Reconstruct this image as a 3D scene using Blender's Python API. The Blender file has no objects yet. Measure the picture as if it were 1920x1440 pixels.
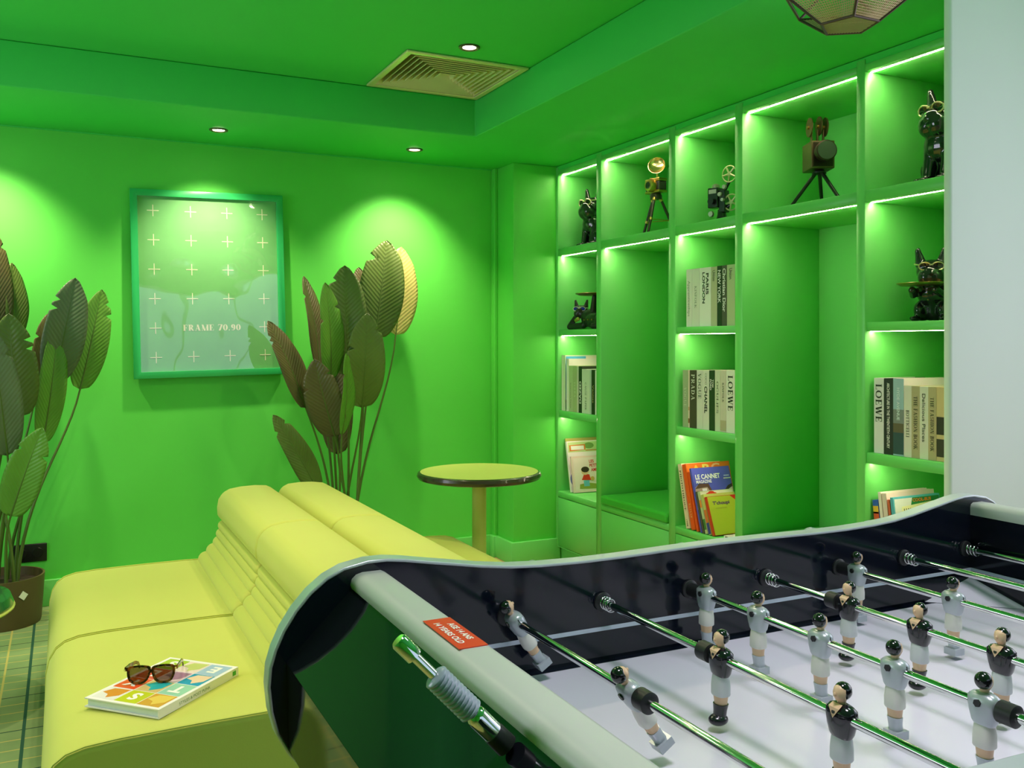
import bpy, bmesh, math, random
from mathutils import Vector, Matrix, Euler

random.seed(7)
sc = bpy.context.scene
COL = sc.collection
PI = math.pi

# ------------------------------------------------------------------ camera
cam_d = bpy.data.cameras.new('camera')
cam = bpy.data.objects.new('camera', cam_d)
COL.objects.link(cam)
cam.location = (0, 0, 1.35)
cam.rotation_euler = (math.radians(90), 0, math.radians(-26.162))
cam_d.sensor_width = 36
cam_d.lens = 1712 / 1920 * 36
cam_d.shift_y = -77 / 1920
cam_d.clip_start = 0.02
sc.camera = cam

# ------------------------------------------------------------------ world, exposure, daylight
sc.view_settings.view_transform = 'Standard'
sc.view_settings.look = 'None'
sc.view_settings.gamma = 1
sc.view_settings.use_curve_mapping = False
sc.view_settings.exposure = 0.14
sc.cycles.use_denoising = True
sc.cycles.diffuse_bounces = 6
sc.cycles.max_bounces = 14
sc.cycles.caustics_reflective = False
sc.cycles.caustics_refractive = False

world = bpy.data.worlds.new('daylight_world')
sc.world = world
world.use_nodes = True
bg = world.node_tree.nodes['Background']
bg.inputs[0].default_value = (0.62, 0.80, 1.0, 1)
bg.inputs[1].default_value = 1.0


def area(name, loc, rot, sx, sy, power, color):
    l = bpy.data.lights.new(name, 'AREA')
    l.shape = 'RECTANGLE'; l.size = sx; l.size_y = sy; l.energy = power; l.color = color
    o = bpy.data.objects.new(name, l); COL.objects.link(o)
    o.location = loc; o.rotation_euler = rot
    return o

# daylight coming in through the two windows behind and beside the camera
area('daylight_front_window', (1.75, -2.38, 1.45), (math.radians(90), 0, PI), 2.6, 1.9, 3, (0.62, 0.80, 1.0))
area('daylight_side_window', (3.33, 0.65, 1.55), (0, math.radians(90), 0), 1.9, 1.3, 15, (0.92, 0.84, 0.94))
area('daylight_left_window', (-2.66, 3.5, 1.55), (0, math.radians(-90), 0), 1.3, 1.8, 28, (0.88, 0.88, 1.0))

DOWN_W = 80       # wall-washing downlights in the soffit
TRAY_W = 38       # downlights in the raised ceiling
WARM = (1.0, 0.84, 0.60)
LED_E = 62.0
TABLE_W = 100     # unseen lamps added to brighten the football table

# ------------------------------------------------------------------ helpers


def s2l(c):
    return tuple(((v / 255) / 12.92 if v / 255 <= 0.04045 else ((v / 255 + 0.055) / 1.055) ** 2.4) for v in c)


MATS = {}


def mat(name, rgb=None, lin=None, rough=0.5, metal=0.0, spec=0.5, coat=0.0, emit=0.0, bump=0.0, bscale=60.0,
        vary=0.0, vscale=4.0, sheen=0.0, coat_rough=0.05):
    if name in MATS:
        return MATS[name]
    m = bpy.data.materials.new(name)
    m.use_nodes = True
    nt = m.node_tree
    p = nt.nodes['Principled BSDF']
    c = lin if lin else s2l(rgb)
    p.inputs['Base Color'].default_value = (*c, 1)
    p.inputs['Roughness'].default_value = rough
    p.inputs['Metallic'].default_value = metal
    p.inputs['Specular IOR Level'].default_value = spec
    p.inputs['Coat Weight'].default_value = coat
    p.inputs['Coat Roughness'].default_value = coat_rough
    p.inputs['Sheen Weight'].default_value = sheen
    if emit:
        p.inputs['Emission Color'].default_value = (*c, 1)
        p.inputs['Emission Strength'].default_value = emit
    if vary or bump:
        tc = nt.nodes.new('ShaderNodeTexCoord')
        if vary:
            n = nt.nodes.new('ShaderNodeTexNoise'); n.inputs['Scale'].default_value = vscale
            n.inputs['Detail'].default_value = 4
            nt.links.new(tc.outputs['Object'], n.inputs['Vector'])
            mx = nt.nodes.new('ShaderNodeMix'); mx.data_type = 'RGBA'
            mx.inputs['A'].default_value = (*[v * (1 - vary) for v in c], 1)
            mx.inputs['B'].default_value = (*[min(1, v * (1 + vary)) for v in c], 1)
            nt.links.new(n.outputs['Fac'], mx.inputs['Factor'])
            nt.links.new(mx.outputs['Result'], p.inputs['Base Color'])
        if bump:
            n2 = nt.nodes.new('ShaderNodeTexNoise'); n2.inputs['Scale'].default_value = bscale
            n2.inputs['Detail'].default_value = 3
            nt.links.new(tc.outputs['Object'], n2.inputs['Vector'])
            b = nt.nodes.new('ShaderNodeBump'); b.inputs['Strength'].default_value = bump
            b.inputs['Distance'].default_value = 0.002
            nt.links.new(n2.outputs['Fac'], b.inputs['Height'])
            nt.links.new(b.outputs['Normal'], p.inputs['Normal'])
    MATS[name] = m
    return m


class MB:
    def __init__(self):
        self.v = []; self.f = []

    def add(self, vs, fs):
        o = len(self.v)
        self.v += [tuple(v) for v in vs]
        self.f += [tuple(i + o for i in f) for f in fs]
        return self

    def box(self, x0, x1, y0, y1, z0, z1):
        return self.add([(x0, y0, z0), (x1, y0, z0), (x1, y1, z0), (x0, y1, z0), (x0, y0, z1), (x1, y0, z1), (x1, y1, z1), (x0, y1, z1)],
                        [(0, 3, 2, 1), (4, 5, 6, 7), (0, 1, 5, 4), (1, 2, 6, 5), (2, 3, 7, 6), (3, 0, 4, 7)])

    def tube(self, path, r, n=10, caps=True, closed=False):
        path = [Vector(p) for p in path]
        N = len(path)
        rs = r if isinstance(r, (list, tuple)) else [r] * N
        up = None; vs = []
        for i, p in enumerate(path):
            if closed:
                d = path[(i + 1) % N] - path[i - 1]
            else:
                d = path[min(i + 1, N - 1)] - path[max(i - 1, 0)]
            d.normalize()
            if up is None:
                up = d.orthogonal().normalized()
            up = (up - d * up.dot(d))
            if up.length < 1e-6:
                up = d.orthogonal()
            up.normalize()
            w = d.cross(up)
            for k in range(n):
                a = 2 * PI * k / n
                vs.append(p + (up * math.cos(a) + w * math.sin(a)) * rs[i])
        fs = []
        for i in range(N if closed else N - 1):
            j = (i + 1) % N
            for k in range(n):
                k2 = (k + 1) % n
                fs.append((i * n + k, i * n + k2, j * n + k2, j * n + k))
        if caps and not closed:
            fs.append(tuple(range(n))[::-1]); fs.append(tuple((N - 1) * n + k for k in range(n)))
        return self.add(vs, fs)

    def cyl(self, p0, p1, r0, r1=None, n=20):
        return self.tube([p0, p1], [r0, r0 if r1 is None else r1], n)

    def lathe(self, prof, c=(0, 0, 0), n=40):
        """profile of (radius, z) turned about the vertical through c"""
        vs = []; fs = []
        for r, z in prof:
            for k in range(n):
                a = 2 * PI * k / n
                vs.append((c[0] + r * math.cos(a), c[1] + r * math.sin(a), c[2] + z))
        for i in range(len(prof) - 1):
            for k in range(n):
                k2 = (k + 1) % n
                fs.append((i * n + k, i * n + k2, (i + 1) * n + k2, (i + 1) * n + k))
        if prof[0][0] > 1e-6:
            fs.append(tuple(range(n))[::-1])
        if prof[-1][0] > 1e-6:
            fs.append(tuple((len(prof) - 1) * n + k for k in range(n)))
        return self.add(vs, fs)

    def ball(self, c, r, rot=(0, 0, 0), n=16, m=10):
        if not isinstance(r, (list, tuple)):
            r = (r, r, r)
        R = Euler(rot).to_matrix(); c = Vector(c)
        vs = [c + R @ Vector((0, 0, -r[2]))]; fs = []
        for i in range(1, m):
            t = PI * i / m - PI / 2
            for k in range(n):
                a = 2 * PI * k / n
                vs.append(c + R @ Vector((r[0] * math.cos(t) * math.cos(a), r[1] * math.cos(t) * math.sin(a), r[2] * math.sin(t))))
        vs.append(c + R @ Vector((0, 0, r[2])))
        for k in range(n):
            fs.append((0, 1 + (k + 1) % n, 1 + k))
            fs.append((len(vs) - 1, len(vs) - 1 - n + k, len(vs) - 1 - n + (k + 1) % n))
        for i in range(m - 2):
            for k in range(n):
                k2 = (k + 1) % n
                fs.append((1 + i * n + k, 1 + i * n + k2, 1 + (i + 1) * n + k2, 1 + (i + 1) * n + k))
        return self.add(vs, fs)

    def prism(self, poly, a, b, axis='y'):
        """2-D outline extruded from a to b along an axis (outline is the other two axes in x,y,z order)"""
        def P(u, w, t):
            return {'y': (u, t, w), 'x': (t, u, w), 'z': (u, w, t)}[axis]
        n = len(poly)
        vs = [P(u, w, a) for u, w in poly] + [P(u, w, b) for u, w in poly]
        fs = [tuple(range(n)), tuple(range(2 * n - 1, n - 1, -1))]
        for i in range(n):
            j = (i + 1) % n
            fs.append((i, n + i, n + j, j))
        return self.add(vs, fs)

    def ring(self, outer, inner, a, b, axis='y'):
        """closed band between two outlines of equal count, extruded"""
        def P(u, w, t):
            return {'y': (u, t, w), 'x': (t, u, w), 'z': (u, w, t)}[axis]
        n = len(outer)
        vs = [P(*p, a) for p in outer] + [P(*p, a) for p in inner] + [P(*p, b) for p in outer] + [P(*p, b) for p in inner]
        fs = []
        for i in range(n):
            j = (i + 1) % n
            fs += [(i, j, n + j, n + i), (2 * n + i, 3 * n + i, 3 * n + j, 2 * n + j), (i, 2 * n + i, 2 * n + j, j), (n + i, n + j, 3 * n + j, 3 * n + i)]
        return self.add(vs, fs)

    def xf(self, M):
        self.v = [tuple(M @ Vector(v)) for v in self.v]
        return self

    def mesh(self, name, m, smooth=40, fix=True):
        me = bpy.data.meshes.new(name)
        me.from_pydata(self.v, [], self.f)
        if fix:
            bm = bmesh.new(); bm.from_mesh(me)
            bmesh.ops.recalc_face_normals(bm, faces=bm.faces)
            bm.to_mesh(me); bm.free()
        if smooth:
            me.shade_smooth()
            me.set_sharp_from_angle(angle=math.radians(smooth))
        if m:
            me.materials.append(m)
        me.update()
        return me

    def build(self, name, m, parent=None, loc=None, rot=None, smooth=40, bevel=0, seg=3, fix=True):
        return link(name, self.mesh(name, m, smooth, fix), parent, loc, rot, bevel, seg)


def link(name, me, parent=None, loc=None, rot=None, bevel=0, seg=3):
    o = bpy.data.objects.new(name, me)
    COL.objects.link(o)
    o.parent = parent
    if loc is not None:
        o.location = loc
    if rot is not None:
        o.rotation_euler = rot
    if bevel:
        b = o.modifiers.new('bevel', 'BEVEL'); b.width = bevel; b.segments = seg; b.limit_method = 'ANGLE'
        b.harden_normals = False
        o.data.shade_smooth()
    return o


def bx(*a):
    return MB().box(*a)


def tag(o, label, cat, group=None):
    o['label'] = label; o['category'] = cat
    if group:
        o['group'] = group
    return o


def thing(name, label, cat, loc=(0, 0, 0), rot=(0, 0, 0), group=None):
    o = bpy.data.objects.new(name, None)
    o.empty_display_size = 0.05
    COL.objects.link(o)
    o.location = loc; o.rotation_euler = rot
    return tag(o, label, cat, group)


def struct(name, mb, m, bevel=0, label=None, smooth=0):
    o = mb.build(name, m, smooth=smooth, bevel=bevel)
    o['kind'] = 'structure'
    if label:
        o['label'] = label
    return o

# ---- lettering: built-in sans font, and a small serif alphabet drawn from strokes


TXT = {}


def sans(s, shear=0.0, bold=0.0):
    key = (s, shear, bold)
    if key not in TXT:
        cu = bpy.data.curves.new('lettering', 'FONT')
        cu.body = s; cu.resolution_u = 3; cu.shear = shear; cu.offset = bold
        o = bpy.data.objects.new('lettering', cu); COL.objects.link(o)
        dg = bpy.context.evaluated_depsgraph_get(); dg.update()
        me = bpy.data.meshes.new_from_object(o.evaluated_get(dg))
        vs = [(v.co.x, v.co.y) for v in me.vertices]; fs = [tuple(p.vertices) for p in me.polygons]
        bpy.data.objects.remove(o); bpy.data.curves.remove(cu); bpy.data.meshes.remove(me)
        TXT[key] = (vs, fs)
    return TXT[key]


def _arc(cx, cy, rx, ry, T, t, a0=0, a1=360, n=20):
    vs = []; fs = []
    for i in range(n + 1):
        a = math.radians(a0 + (a1 - a0) * i / n)
        vs += [(cx + rx * math.cos(a), cy + ry * math.sin(a)), (cx + (rx - T) * math.cos(a), cy + (ry - t) * math.sin(a))]
    for i in range(n):
        fs.append((2 * i, 2 * i + 2, 2 * i + 3, 2 * i + 1))
    return vs, fs


def serif(s, T=0.17, t=0.055):
    """high-contrast capitals and digits, cap height 1"""
    V = []; F = []

    def put(vs, fs, x):
        o = len(V)
        V.extend((a + x, b) for a, b in vs); F.extend(tuple(i + o for i in f) for f in fs)

    def rect(x0, y0, x1, y1):
        return [(x0, y0), (x1, y0), (x1, y1), (x0, y1)], [(0, 1, 2, 3)]

    def bar(x0, y0, x1, y1, w):
        return [(x0 - w / 2, y0), (x0 + w / 2, y0), (x1 + w / 2, y1), (x1 - w / 2, y1)], [(0, 1, 2, 3)]

    def stem(x, y0=0.0, y1=1.0, w=T, lo=True, hi=True):
        out = [rect(x - w / 2, y0, x + w / 2, y1)]
        if lo: out.append(rect(x - w / 2 - .08, y0, x + w / 2 + .08, y0 + t))
        if hi: out.append(rect(x - w / 2 - .08, y1 - t, x + w / 2 + .08, y1))
        return out
    x = 0
    for ch in s:
        g = []; w = .7
        S = .17
        if ch == ' ': w = .4
        elif ch == '.': g = [_arc(.1, .08, .085, .085, .085, .085)]; w = .28
        elif ch in 'EFL':
            g = stem(S); w = .66
            if ch in 'EF': g += [rect(S, 1 - t, .6, 1), rect(.56, .72, .6, 1), rect(S, .48, .45, .48 + t), rect(.42, .38, .46, .62)]
            if ch in 'EL': g += [rect(S, 0, .62, t), rect(.58, 0, .62, .3)]
        elif ch in 'PRBD':
            g = stem(S); w = .74
            if ch == 'D': g += [_arc(.25, .5, .48, .5, T, t, -90, 90), rect(S, 0, .26, t), rect(S, 1 - t, .26, 1)]; w = .82
            else: g += [_arc(.34, .73, .3, .27, T, t, -90, 90), rect(S, .46, .35, .46 + t), rect(S, 1 - t, .35, 1)]
            if ch == 'R': g += [bar(.64, 0, .38, .48, T), rect(.56, 0, .78, t)]; w = .8
            if ch == 'B': g += [_arc(.34, .25, .34, .25, T, t, -90, 90), rect(S, 0, .35, t)]
        elif ch == 'A': g = [bar(.14, 0, .4, 1, t), bar(.66, 0, .4, 1, T), rect(.22, .3, .6, .3 + t), rect(.02, 0, .27, t), rect(.5, 0, .84, t)]; w = .86
        elif ch in 'V': g = [bar(.18, 1, .42, 0, T), bar(.72, 1, .44, 0, t), rect(.0, 1 - t, .35, 1), rect(.6, 1 - t, .84, 1)]; w = .86
        elif ch == 'W': g = [bar(.16, 1, .36, 0, T), bar(.58, 1, .38, 0, t), bar(.56, 1, .78, 0, T), bar(1.0, 1, .8, 0, t), rect(0, 1 - t, .3, 1), rect(.9, 1 - t, 1.1, 1)]; w = 1.12
        elif ch == 'M': g = stem(.14, w=t) + stem(.86) + [bar(.16, 1, .48, 0, T), bar(.5, 0, .84, 1, t)]; w = 1.06
        elif ch == 'N': g = stem(.14, w=t) + stem(.7, w=t, lo=False) + [bar(.18, 1, .68, 0, T)]; w = .86
        elif ch in 'OQ0':
            rx = .44 if ch != '0' else .34
            g = [_arc(rx, .5, rx, .5, T, t)]; w = 2 * rx + .05
        elif ch in 'CG':
            g = [_arc(.44, .5, .44, .5, T, t, 40, 320), rect(.74, .68, .78, .95)]; w = .86
            if ch == 'G': g += [rect(.66, .02, .66 + T * .8, .42), rect(.56, .38, .86, .38 + t)]; w = .92
            else: g += [rect(.74, .05, .78, .32)]
        elif ch == 'U': g = stem(.17, .3, lo=False) + stem(.7, .3, w=t, lo=False) + [_arc(.44, .35, .3, .35, T * .8, t, 180, 360)]; w = .86
        elif ch == 'H': g = stem(.17) + stem(.7) + [rect(.17, .48, .7, .48 + t)]; w = .9
        elif ch == 'I': g = stem(.17); w = .36
        elif ch == 'K': g = stem(.17) + [bar(.2, .42, .66, 1, t), bar(.68, 0, .34, .58, T), rect(.56, 1 - t, .8, 1), rect(.56, 0, .84, t)]; w = .86
        elif ch == 'T': g = stem(.38, hi=False) + [rect(.02, 1 - t, .74, 1), rect(.02, .72, .06, 1), rect(.7, .72, .74, 1)]; w = .78
        elif ch == 'Y': g = stem(.38, 0, .45, hi=False) + [bar(.38, .42, .16, 1, T), bar(.4, .42, .66, 1, t), rect(0, 1 - t, .32, 1), rect(.54, 1 - t, .78, 1)]; w = .8
        elif ch == 'S': g = [_arc(.32, .75, .28, .25, T * .8, t, 20, 270), _arc(.32, .27, .3, .27, T * .8, t, -160, 90), rect(.54, .72, .58, .98), rect(.03, .02, .07, .3)]; w = .66
        elif ch == 'Z': g = [rect(.04, 1 - t, .62, 1), rect(.04, 0, .64, t), bar(.14, t, .54, 1 - t, T)]; w = .68
        elif ch == '7': g = [rect(.03, 1 - 1.6 * t, .62, 1), rect(.03, .7, .07, 1), bar(.24, 0, .58, .95, T)]; w = .66
        elif ch == '9': g = [_arc(.32, .68, .3, .32, T, t), _arc(.3, .42, .32, .42, T, t, -130, 20)]; w = .66
        for vs, fs in g:
            put(vs, fs, x)
        x += w + .07
    return V, F


def lettering(name, s, parent, origin, right, up, height, length=None, m=None, font='sans', bold=0.0, lift=0.0006, anchor='l', T=0.17, shear=0.0):
    """flat print: text starting at origin (baseline), running along 'right'"""
    vs, fs = (serif(s, T) if font == 'serif' else sans(s, shear, bold))
    if not vs:
        return None
    x0 = min(v[0] for v in vs); x1 = max(v[0] for v in vs)
    if font == 'serif':
        y1 = 1.0
    else:
        y1 = 0.729
    k = height / y1
    kx = (length / (x1 - x0)) if length else k
    right = Vector(right).normalized(); up = Vector(up).normalized(); n = right.cross(up)
    o = Vector(origin) + n * lift
    if anchor == 'c':
        o -= right * (x1 - x0) * kx / 2
    pts = [o + right * (v[0] - x0) * kx + up * v[1] * k for v in vs]
    return MB().add(pts, fs).build(name, m, parent, smooth=0, fix=False)


# ------------------------------------------------------------------ materials
GREEN = mat('green_wall_paint', lin=(0.118, 0.65, 0.085), rough=0.5, spec=0.35, bump=0.08, bscale=90, vary=0.03, vscale=3)
GREENC = mat('green_ceiling_paint', lin=(0.06, 0.62, 0.11), rough=0.6, spec=0.3, bump=0.05, bscale=80, vary=0.02)
GREENB = mat('green_lacquer', lin=(0.17, 0.66, 0.16), rough=0.38, spec=0.45, vary=0.02, vscale=2)
WHITEW = mat('white_wall_paint', rgb=(240, 240, 240), rough=0.6, spec=0.3, bump=0.05, vary=0.02)
LIME = mat('chartreuse_upholstery', lin=(0.57, 0.585, 0.12), rough=0.6, spec=0.25, sheen=0.15, bump=0.12, bscale=240, vary=0.03, vscale=5)
LIMEH = mat('lime_laminate', lin=(0.60, 0.64, 0.17), rough=0.35, vary=0.02)
SILVER = mat('silver_plastic', rgb=(188, 190, 184), rough=0.38, metal=0.0, spec=0.5, bump=0.03, bscale=300)
SILVERM = mat('silver_edge_band', rgb=(196, 200, 206), rough=0.3, metal=0.35, vary=0.02)
GLOSSBLACK = mat('gloss_black_laminate', lin=(0.006, 0.007, 0.010), rough=0.05, spec=0.45, coat=0.0, vary=0.1)
INNERBLACK = mat('black_playing_wall', lin=(0.004, 0.006, 0.014), rough=0.10, spec=0.5, vary=0.1)
RUBBER = mat('black_rubber', lin=(0.012, 0.012, 0.014), rough=0.45, vary=0.1)
CHROME = mat('polished_steel', rgb=(222, 222, 222), rough=0.08, metal=1.0, vary=0.02)
BLACKGLOSS = mat('black_glazed_resin', lin=(0.012, 0.012, 0.014), rough=0.12, spec=0.6, coat=0.6, vary=0.1)
GOLD = mat('brushed_gold', rgb=(205, 165, 95), rough=0.3, metal=1.0, vary=0.05)
BRONZE = mat('aged_bronze', rgb=(112, 88, 66), rough=0.42, metal=0.8, vary=0.2, vscale=20)
PAPER = mat('book_pages', rgb=(232, 226, 208), rough=0.8, vary=0.03, vscale=80)

# ------------------------------------------------------------------ the setting
YB = 5.27          # back wall
XF = 2.76          # bookcase front
carp = bpy.data.materials.new('plaid_carpet'); carp.use_nodes = True
nt = carp.node_tree; P = nt.nodes['Principled BSDF']; P.inputs['Roughness'].default_value = 0.95
P.inputs['Specular IOR Level'].default_value = 0.1
tc = nt.nodes.new('ShaderNodeTexCoord'); sep = nt.nodes.new('ShaderNodeSeparateXYZ')
nt.links.new(tc.outputs['Object'], sep.inputs[0])


def stripe(axis, period, off, width):
    a = nt.nodes.new('ShaderNodeMath'); a.operation = 'SUBTRACT'; a.inputs[1].default_value = off - period * 40
    nt.links.new(sep.outputs[axis], a.inputs[0])
    b = nt.nodes.new('ShaderNodeMath'); b.operation = 'MODULO'; b.inputs[1].default_value = period
    nt.links.new(a.outputs[0], b.inputs[0])
    c = nt.nodes.new('ShaderNodeMath'); c.operation = 'LESS_THAN'; c.inputs[1].default_value = width
    nt.links.new(b.outputs[0], c.inputs[0])
    return c.outputs[0]


def mixc(fac, a, b):
    m = nt.nodes.new('ShaderNodeMix'); m.data_type = 'RGBA'
    nt.links.new(fac, m.inputs['Factor'])
    if isinstance(a, tuple): m.inputs['A'].default_value = (*a, 1)
    else: nt.links.new(a, m.inputs['A'])
    if isinstance(b, tuple): m.inputs['B'].default_value = (*b, 1)
    else: nt.links.new(b, m.inputs['B'])
    return m.outputs['Result']


no = nt.nodes.new('ShaderNodeTexNoise'); no.inputs['Scale'].default_value = 5; no.inputs['Detail'].default_value = 6
nt.links.new(tc.outputs['Object'], no.inputs['Vector'])
base = mixc(no.outputs['Fac'], s2l((112, 136, 92)), s2l((150, 168, 116)))
YEL = s2l((190, 176, 104)); DRK = s2l((52, 88, 72))
base = mixc(stripe('Y', 0.0863, 4.65, 0.006), base, YEL)
base = mixc(stripe('Y', 0.345, 4.646, 0.008), base, DRK)
base = mixc(stripe('X', 0.345, -0.219, 0.008), base, YEL)
base = mixc(stripe('X', 0.345, -0.130, 0.011), base, DRK)
nt.links.new(base, P.inputs['Base Color'])

wood = bpy.data.materials.new('pale_oak_floor'); wood.use_nodes = True
wn = wood.node_tree; wp = wn.nodes['Principled BSDF']; wp.inputs['Roughness'].default_value = 0.45
wt = wn.nodes.new('ShaderNodeTexCoord'); wm = wn.nodes.new('ShaderNodeMapping'); wm.inputs['Scale'].default_value = (14, 1.2, 1)
ww = wn.nodes.new('ShaderNodeTexNoise'); ww.inputs['Scale'].default_value = 3; ww.inputs['Detail'].default_value = 6
wx = wn.nodes.new('ShaderNodeMix'); wx.data_type = 'RGBA'
wx.inputs['A'].default_value = (*s2l((196, 150, 104)), 1); wx.inputs['B'].default_value = (*s2l((226, 188, 140)), 1)
wn.links.new(wt.outputs['Object'], wm.inputs[0]); wn.links.new(wm.outputs[0], ww.inputs['Vector'])
wn.links.new(ww.outputs['Fac'], wx.inputs['Factor']); wn.links.new(wx.outputs['Result'], wp.inputs['Base Color'])

struct('floor', bx(-2.7, 2.0, -2.6, 5.4, -0.1, 0), carp, label='green plaid carpet')
wf = struct('floor_wood', bx(2.0, 3.5, -2.6, 5.4, -0.1, -0.006), wood, label='pale oak plank floor along the bookcase')
for i in range(6):
    bx(2.003 + i * 0.21, 2.21 + i * 0.21, -2.6, 5.27, -0.006, 0).build('plank', wood, wf, smooth=0)
struct('wall_back', bx(-2.8, 3.5, YB, YB + 0.15, 0, 3.15), GREEN, label='bright green painted back wall')
struct('wall_left', MB().box(-2.85, -2.7, 1.75, 2.55, 0, 3.15).box(-2.85, -2.7, 4.45, YB, 0, 3.15).box(-2.85, -2.7, 2.55, 4.45, 0, 0.85).box(-2.85, -2.7, 2.55, 4.45, 2.25, 3.15), GREEN)
struct('wall_left_near', bx(-2.85, -2.7, -2.6, 1.75, 0, 3.15), GREEN)
wr = MB().box(3.40, 3.55, 1.5, YB, 0, 3.15)
struct('wall_right', wr, GREEN)
wn_ = MB().box(3.40, 3.55, -2.6, -1.25, 0, 3.15).box(3.40, 3.55, 1.35, 1.5, 0, 3.15).box(3.40, 3.55, -1.25, 1.35, 0, 0.55).box(3.40, 3.55, -1.25, 1.35, 2.55, 3.15)
struct('wall_right_near', wn_, WHITEW)
wfm = MB().box(-2.85, 0.4, -2.6, -2.45, 0, 3.15).box(3.1, 3.55, -2.6, -2.45, 0, 3.15).box(0.4, 3.1, -2.6, -2.45, 0, 0.45).box(0.4, 3.1, -2.6, -2.45, 2.45, 3.15)
struct('wall_front', wfm, GREEN)
# window frames behind the camera
w1 = MB()
for x in (0.4, 1.28, 2.16, 3.04):
    w1.box(x, x + 0.06, -2.58, -2.52, 0.45, 2.45)
w1.box(0.4, 3.1, -2.58, -2.52, 0.45, 0.51).box(0.4, 3.1, -2.58, -2.52, 2.39, 2.45)
struct('window_1', w1, WHITEW)
w2 = MB()
for y in (-1.25, -0.42, 0.42, 1.29):
    w2.box(3.46, 3.52, y, y + 0.06, 0.55, 2.55)
w2.box(3.46, 3.52, -1.25, 1.35, 0.55, 0.61).box(3.46, 3.52, -1.25, 1.35, 2.49, 2.55)
struct('window_2', w2, WHITEW)
w3 = MB()
for y in (2.55, 3.47, 4.39):
    w3.box(-2.82, -2.76, y, y + 0.06, 0.85, 2.25)
w3.box(-2.82, -2.76, 2.55, 4.45, 0.85, 0.91).box(-2.82, -2.76, 2.55, 4.45, 2.19, 2.25)
struct('window_3', w3, WHITEW)

# ceiling: raised tray and the lower soffit that runs round it
ZC, ZS = 2.65, 2.45
XI, YI = 1.975, 4.465
VX0, VX1, VY0, VY1 = 1.392, 1.940, 3.850, 4.408       # opening of the air vent
YN = 1.955; ZN = 3.0      # the near part of the room is higher
cl = MB().box(-2.8, VX0, YN, 5.4, ZC, ZC + 0.08).box(VX0, VX1, YN, VY0, ZC, ZC + 0.08).box(VX0, VX1, VY1, 5.4, ZC, ZC + 0.08).box(VX1, 3.5, YN, 5.4, ZC, ZC + 0.08)
struct('ceiling_near', bx(-2.8, 3.5, -2.6, YN + 0.04, ZN, ZN + 0.08), GREENC)
struct('trim_2', bx(-2.7, 2.449, YN, YN + 0.04, ZC, ZN), GREENC)
struct('ceiling', cl, GREENC, label='green raised ceiling')
so = MB().prism([(-2.8, YI), (XI, YI), (XI, YN), (3.5, YN), (3.5, 5.4), (-2.8, 5.4)], ZS, ZC - 0.001, 'z')
struct('ceiling_soffit', so, GREENC, bevel=0.006, label='lower green ceiling soffit along the walls')

# green pier in the corner and the white pier on the right
struct('wall_pier_green', MB().box(2.462, 2.79, 4.995, YB, 0, ZS).box(2.44, 2.4625, 5.215, YB, 0, ZS), GREEN, bevel=0.004)
wp_ = MB().box(2.449, 3.55, 1.925, 1.9545, 0, ZN)
struct('wall_pier_white', wp_, WHITEW, bevel=0.010, label='white wall end on the right')

bbm = MB()
bbm.box(-2.7, 2.44, YB - 0.022, YB, 0, 0.135)
struct('baseboard_back', bbm, GREENB, bevel=0.004)
bbp = MB().prism([(2.422, 5.25), (2.422, 5.20), (2.442, 5.20), (2.442, 4.975), (2.78, 4.975), (2.78, 4.996), (2.463, 4.996), (2.463, 5.25)], 0, 0.135, 'z')
struct('baseboard_pier', bbp, GREENB, bevel=0.004)
struct('trim_1', bx(-2.7, 2.44, YB - 0.008, YB, ZS - 0.006, ZS), GREENC)

# ------------------------------------------------------------------ built-in bookcase
YC = [(4.515, 4.971), (3.812, 4.463), (3.303, 3.758), (2.589, 3.252), (2.075, 2.547)]
XBK = 3.225
bc = thing('bookcase', 'built-in green bookcase with lit niches covering the right wall', 'bookcase', (0, 0, 0))
part_y = [(4.971, 5.022), (4.463, 4.515), (3.758, 3.812), (3.252, 3.303), (2.547, 2.589), (2.02, 2.075)]
for y0, y1 in part_y:
    bx(XF, XBK, y0, y1, 0.085, 2.44).build('upright', GREENB, bc, smooth=0, bevel=0.0015, seg=1)
bx(XBK, XBK + 0.03, 2.02, 5.022, 0.0, 2.44).build('back_panel', GREENB, bc, smooth=0)
bx(XF + 0.004, XBK, 2.02, 5.022, 2.42, 2.447).build('cornice', GREENC, bc, smooth=0)
bx(XF + 0.03, XF + 0.05, 2.03, 5.01, 0, 0.086).build('plinth', GREENB, bc, smooth=0)
LED = mat('led_strip_diffuser', lin=(1.0, 0.86, 0.60), emit=LED_E)


def led(y0, y1, z):
    bx(XF + 0.028, XF + 0.037, y0 + 0.002, y1 - 0.002, z - 0.0012, z + 0.0008).build('led_strip', LED, bc, smooth=0)


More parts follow.
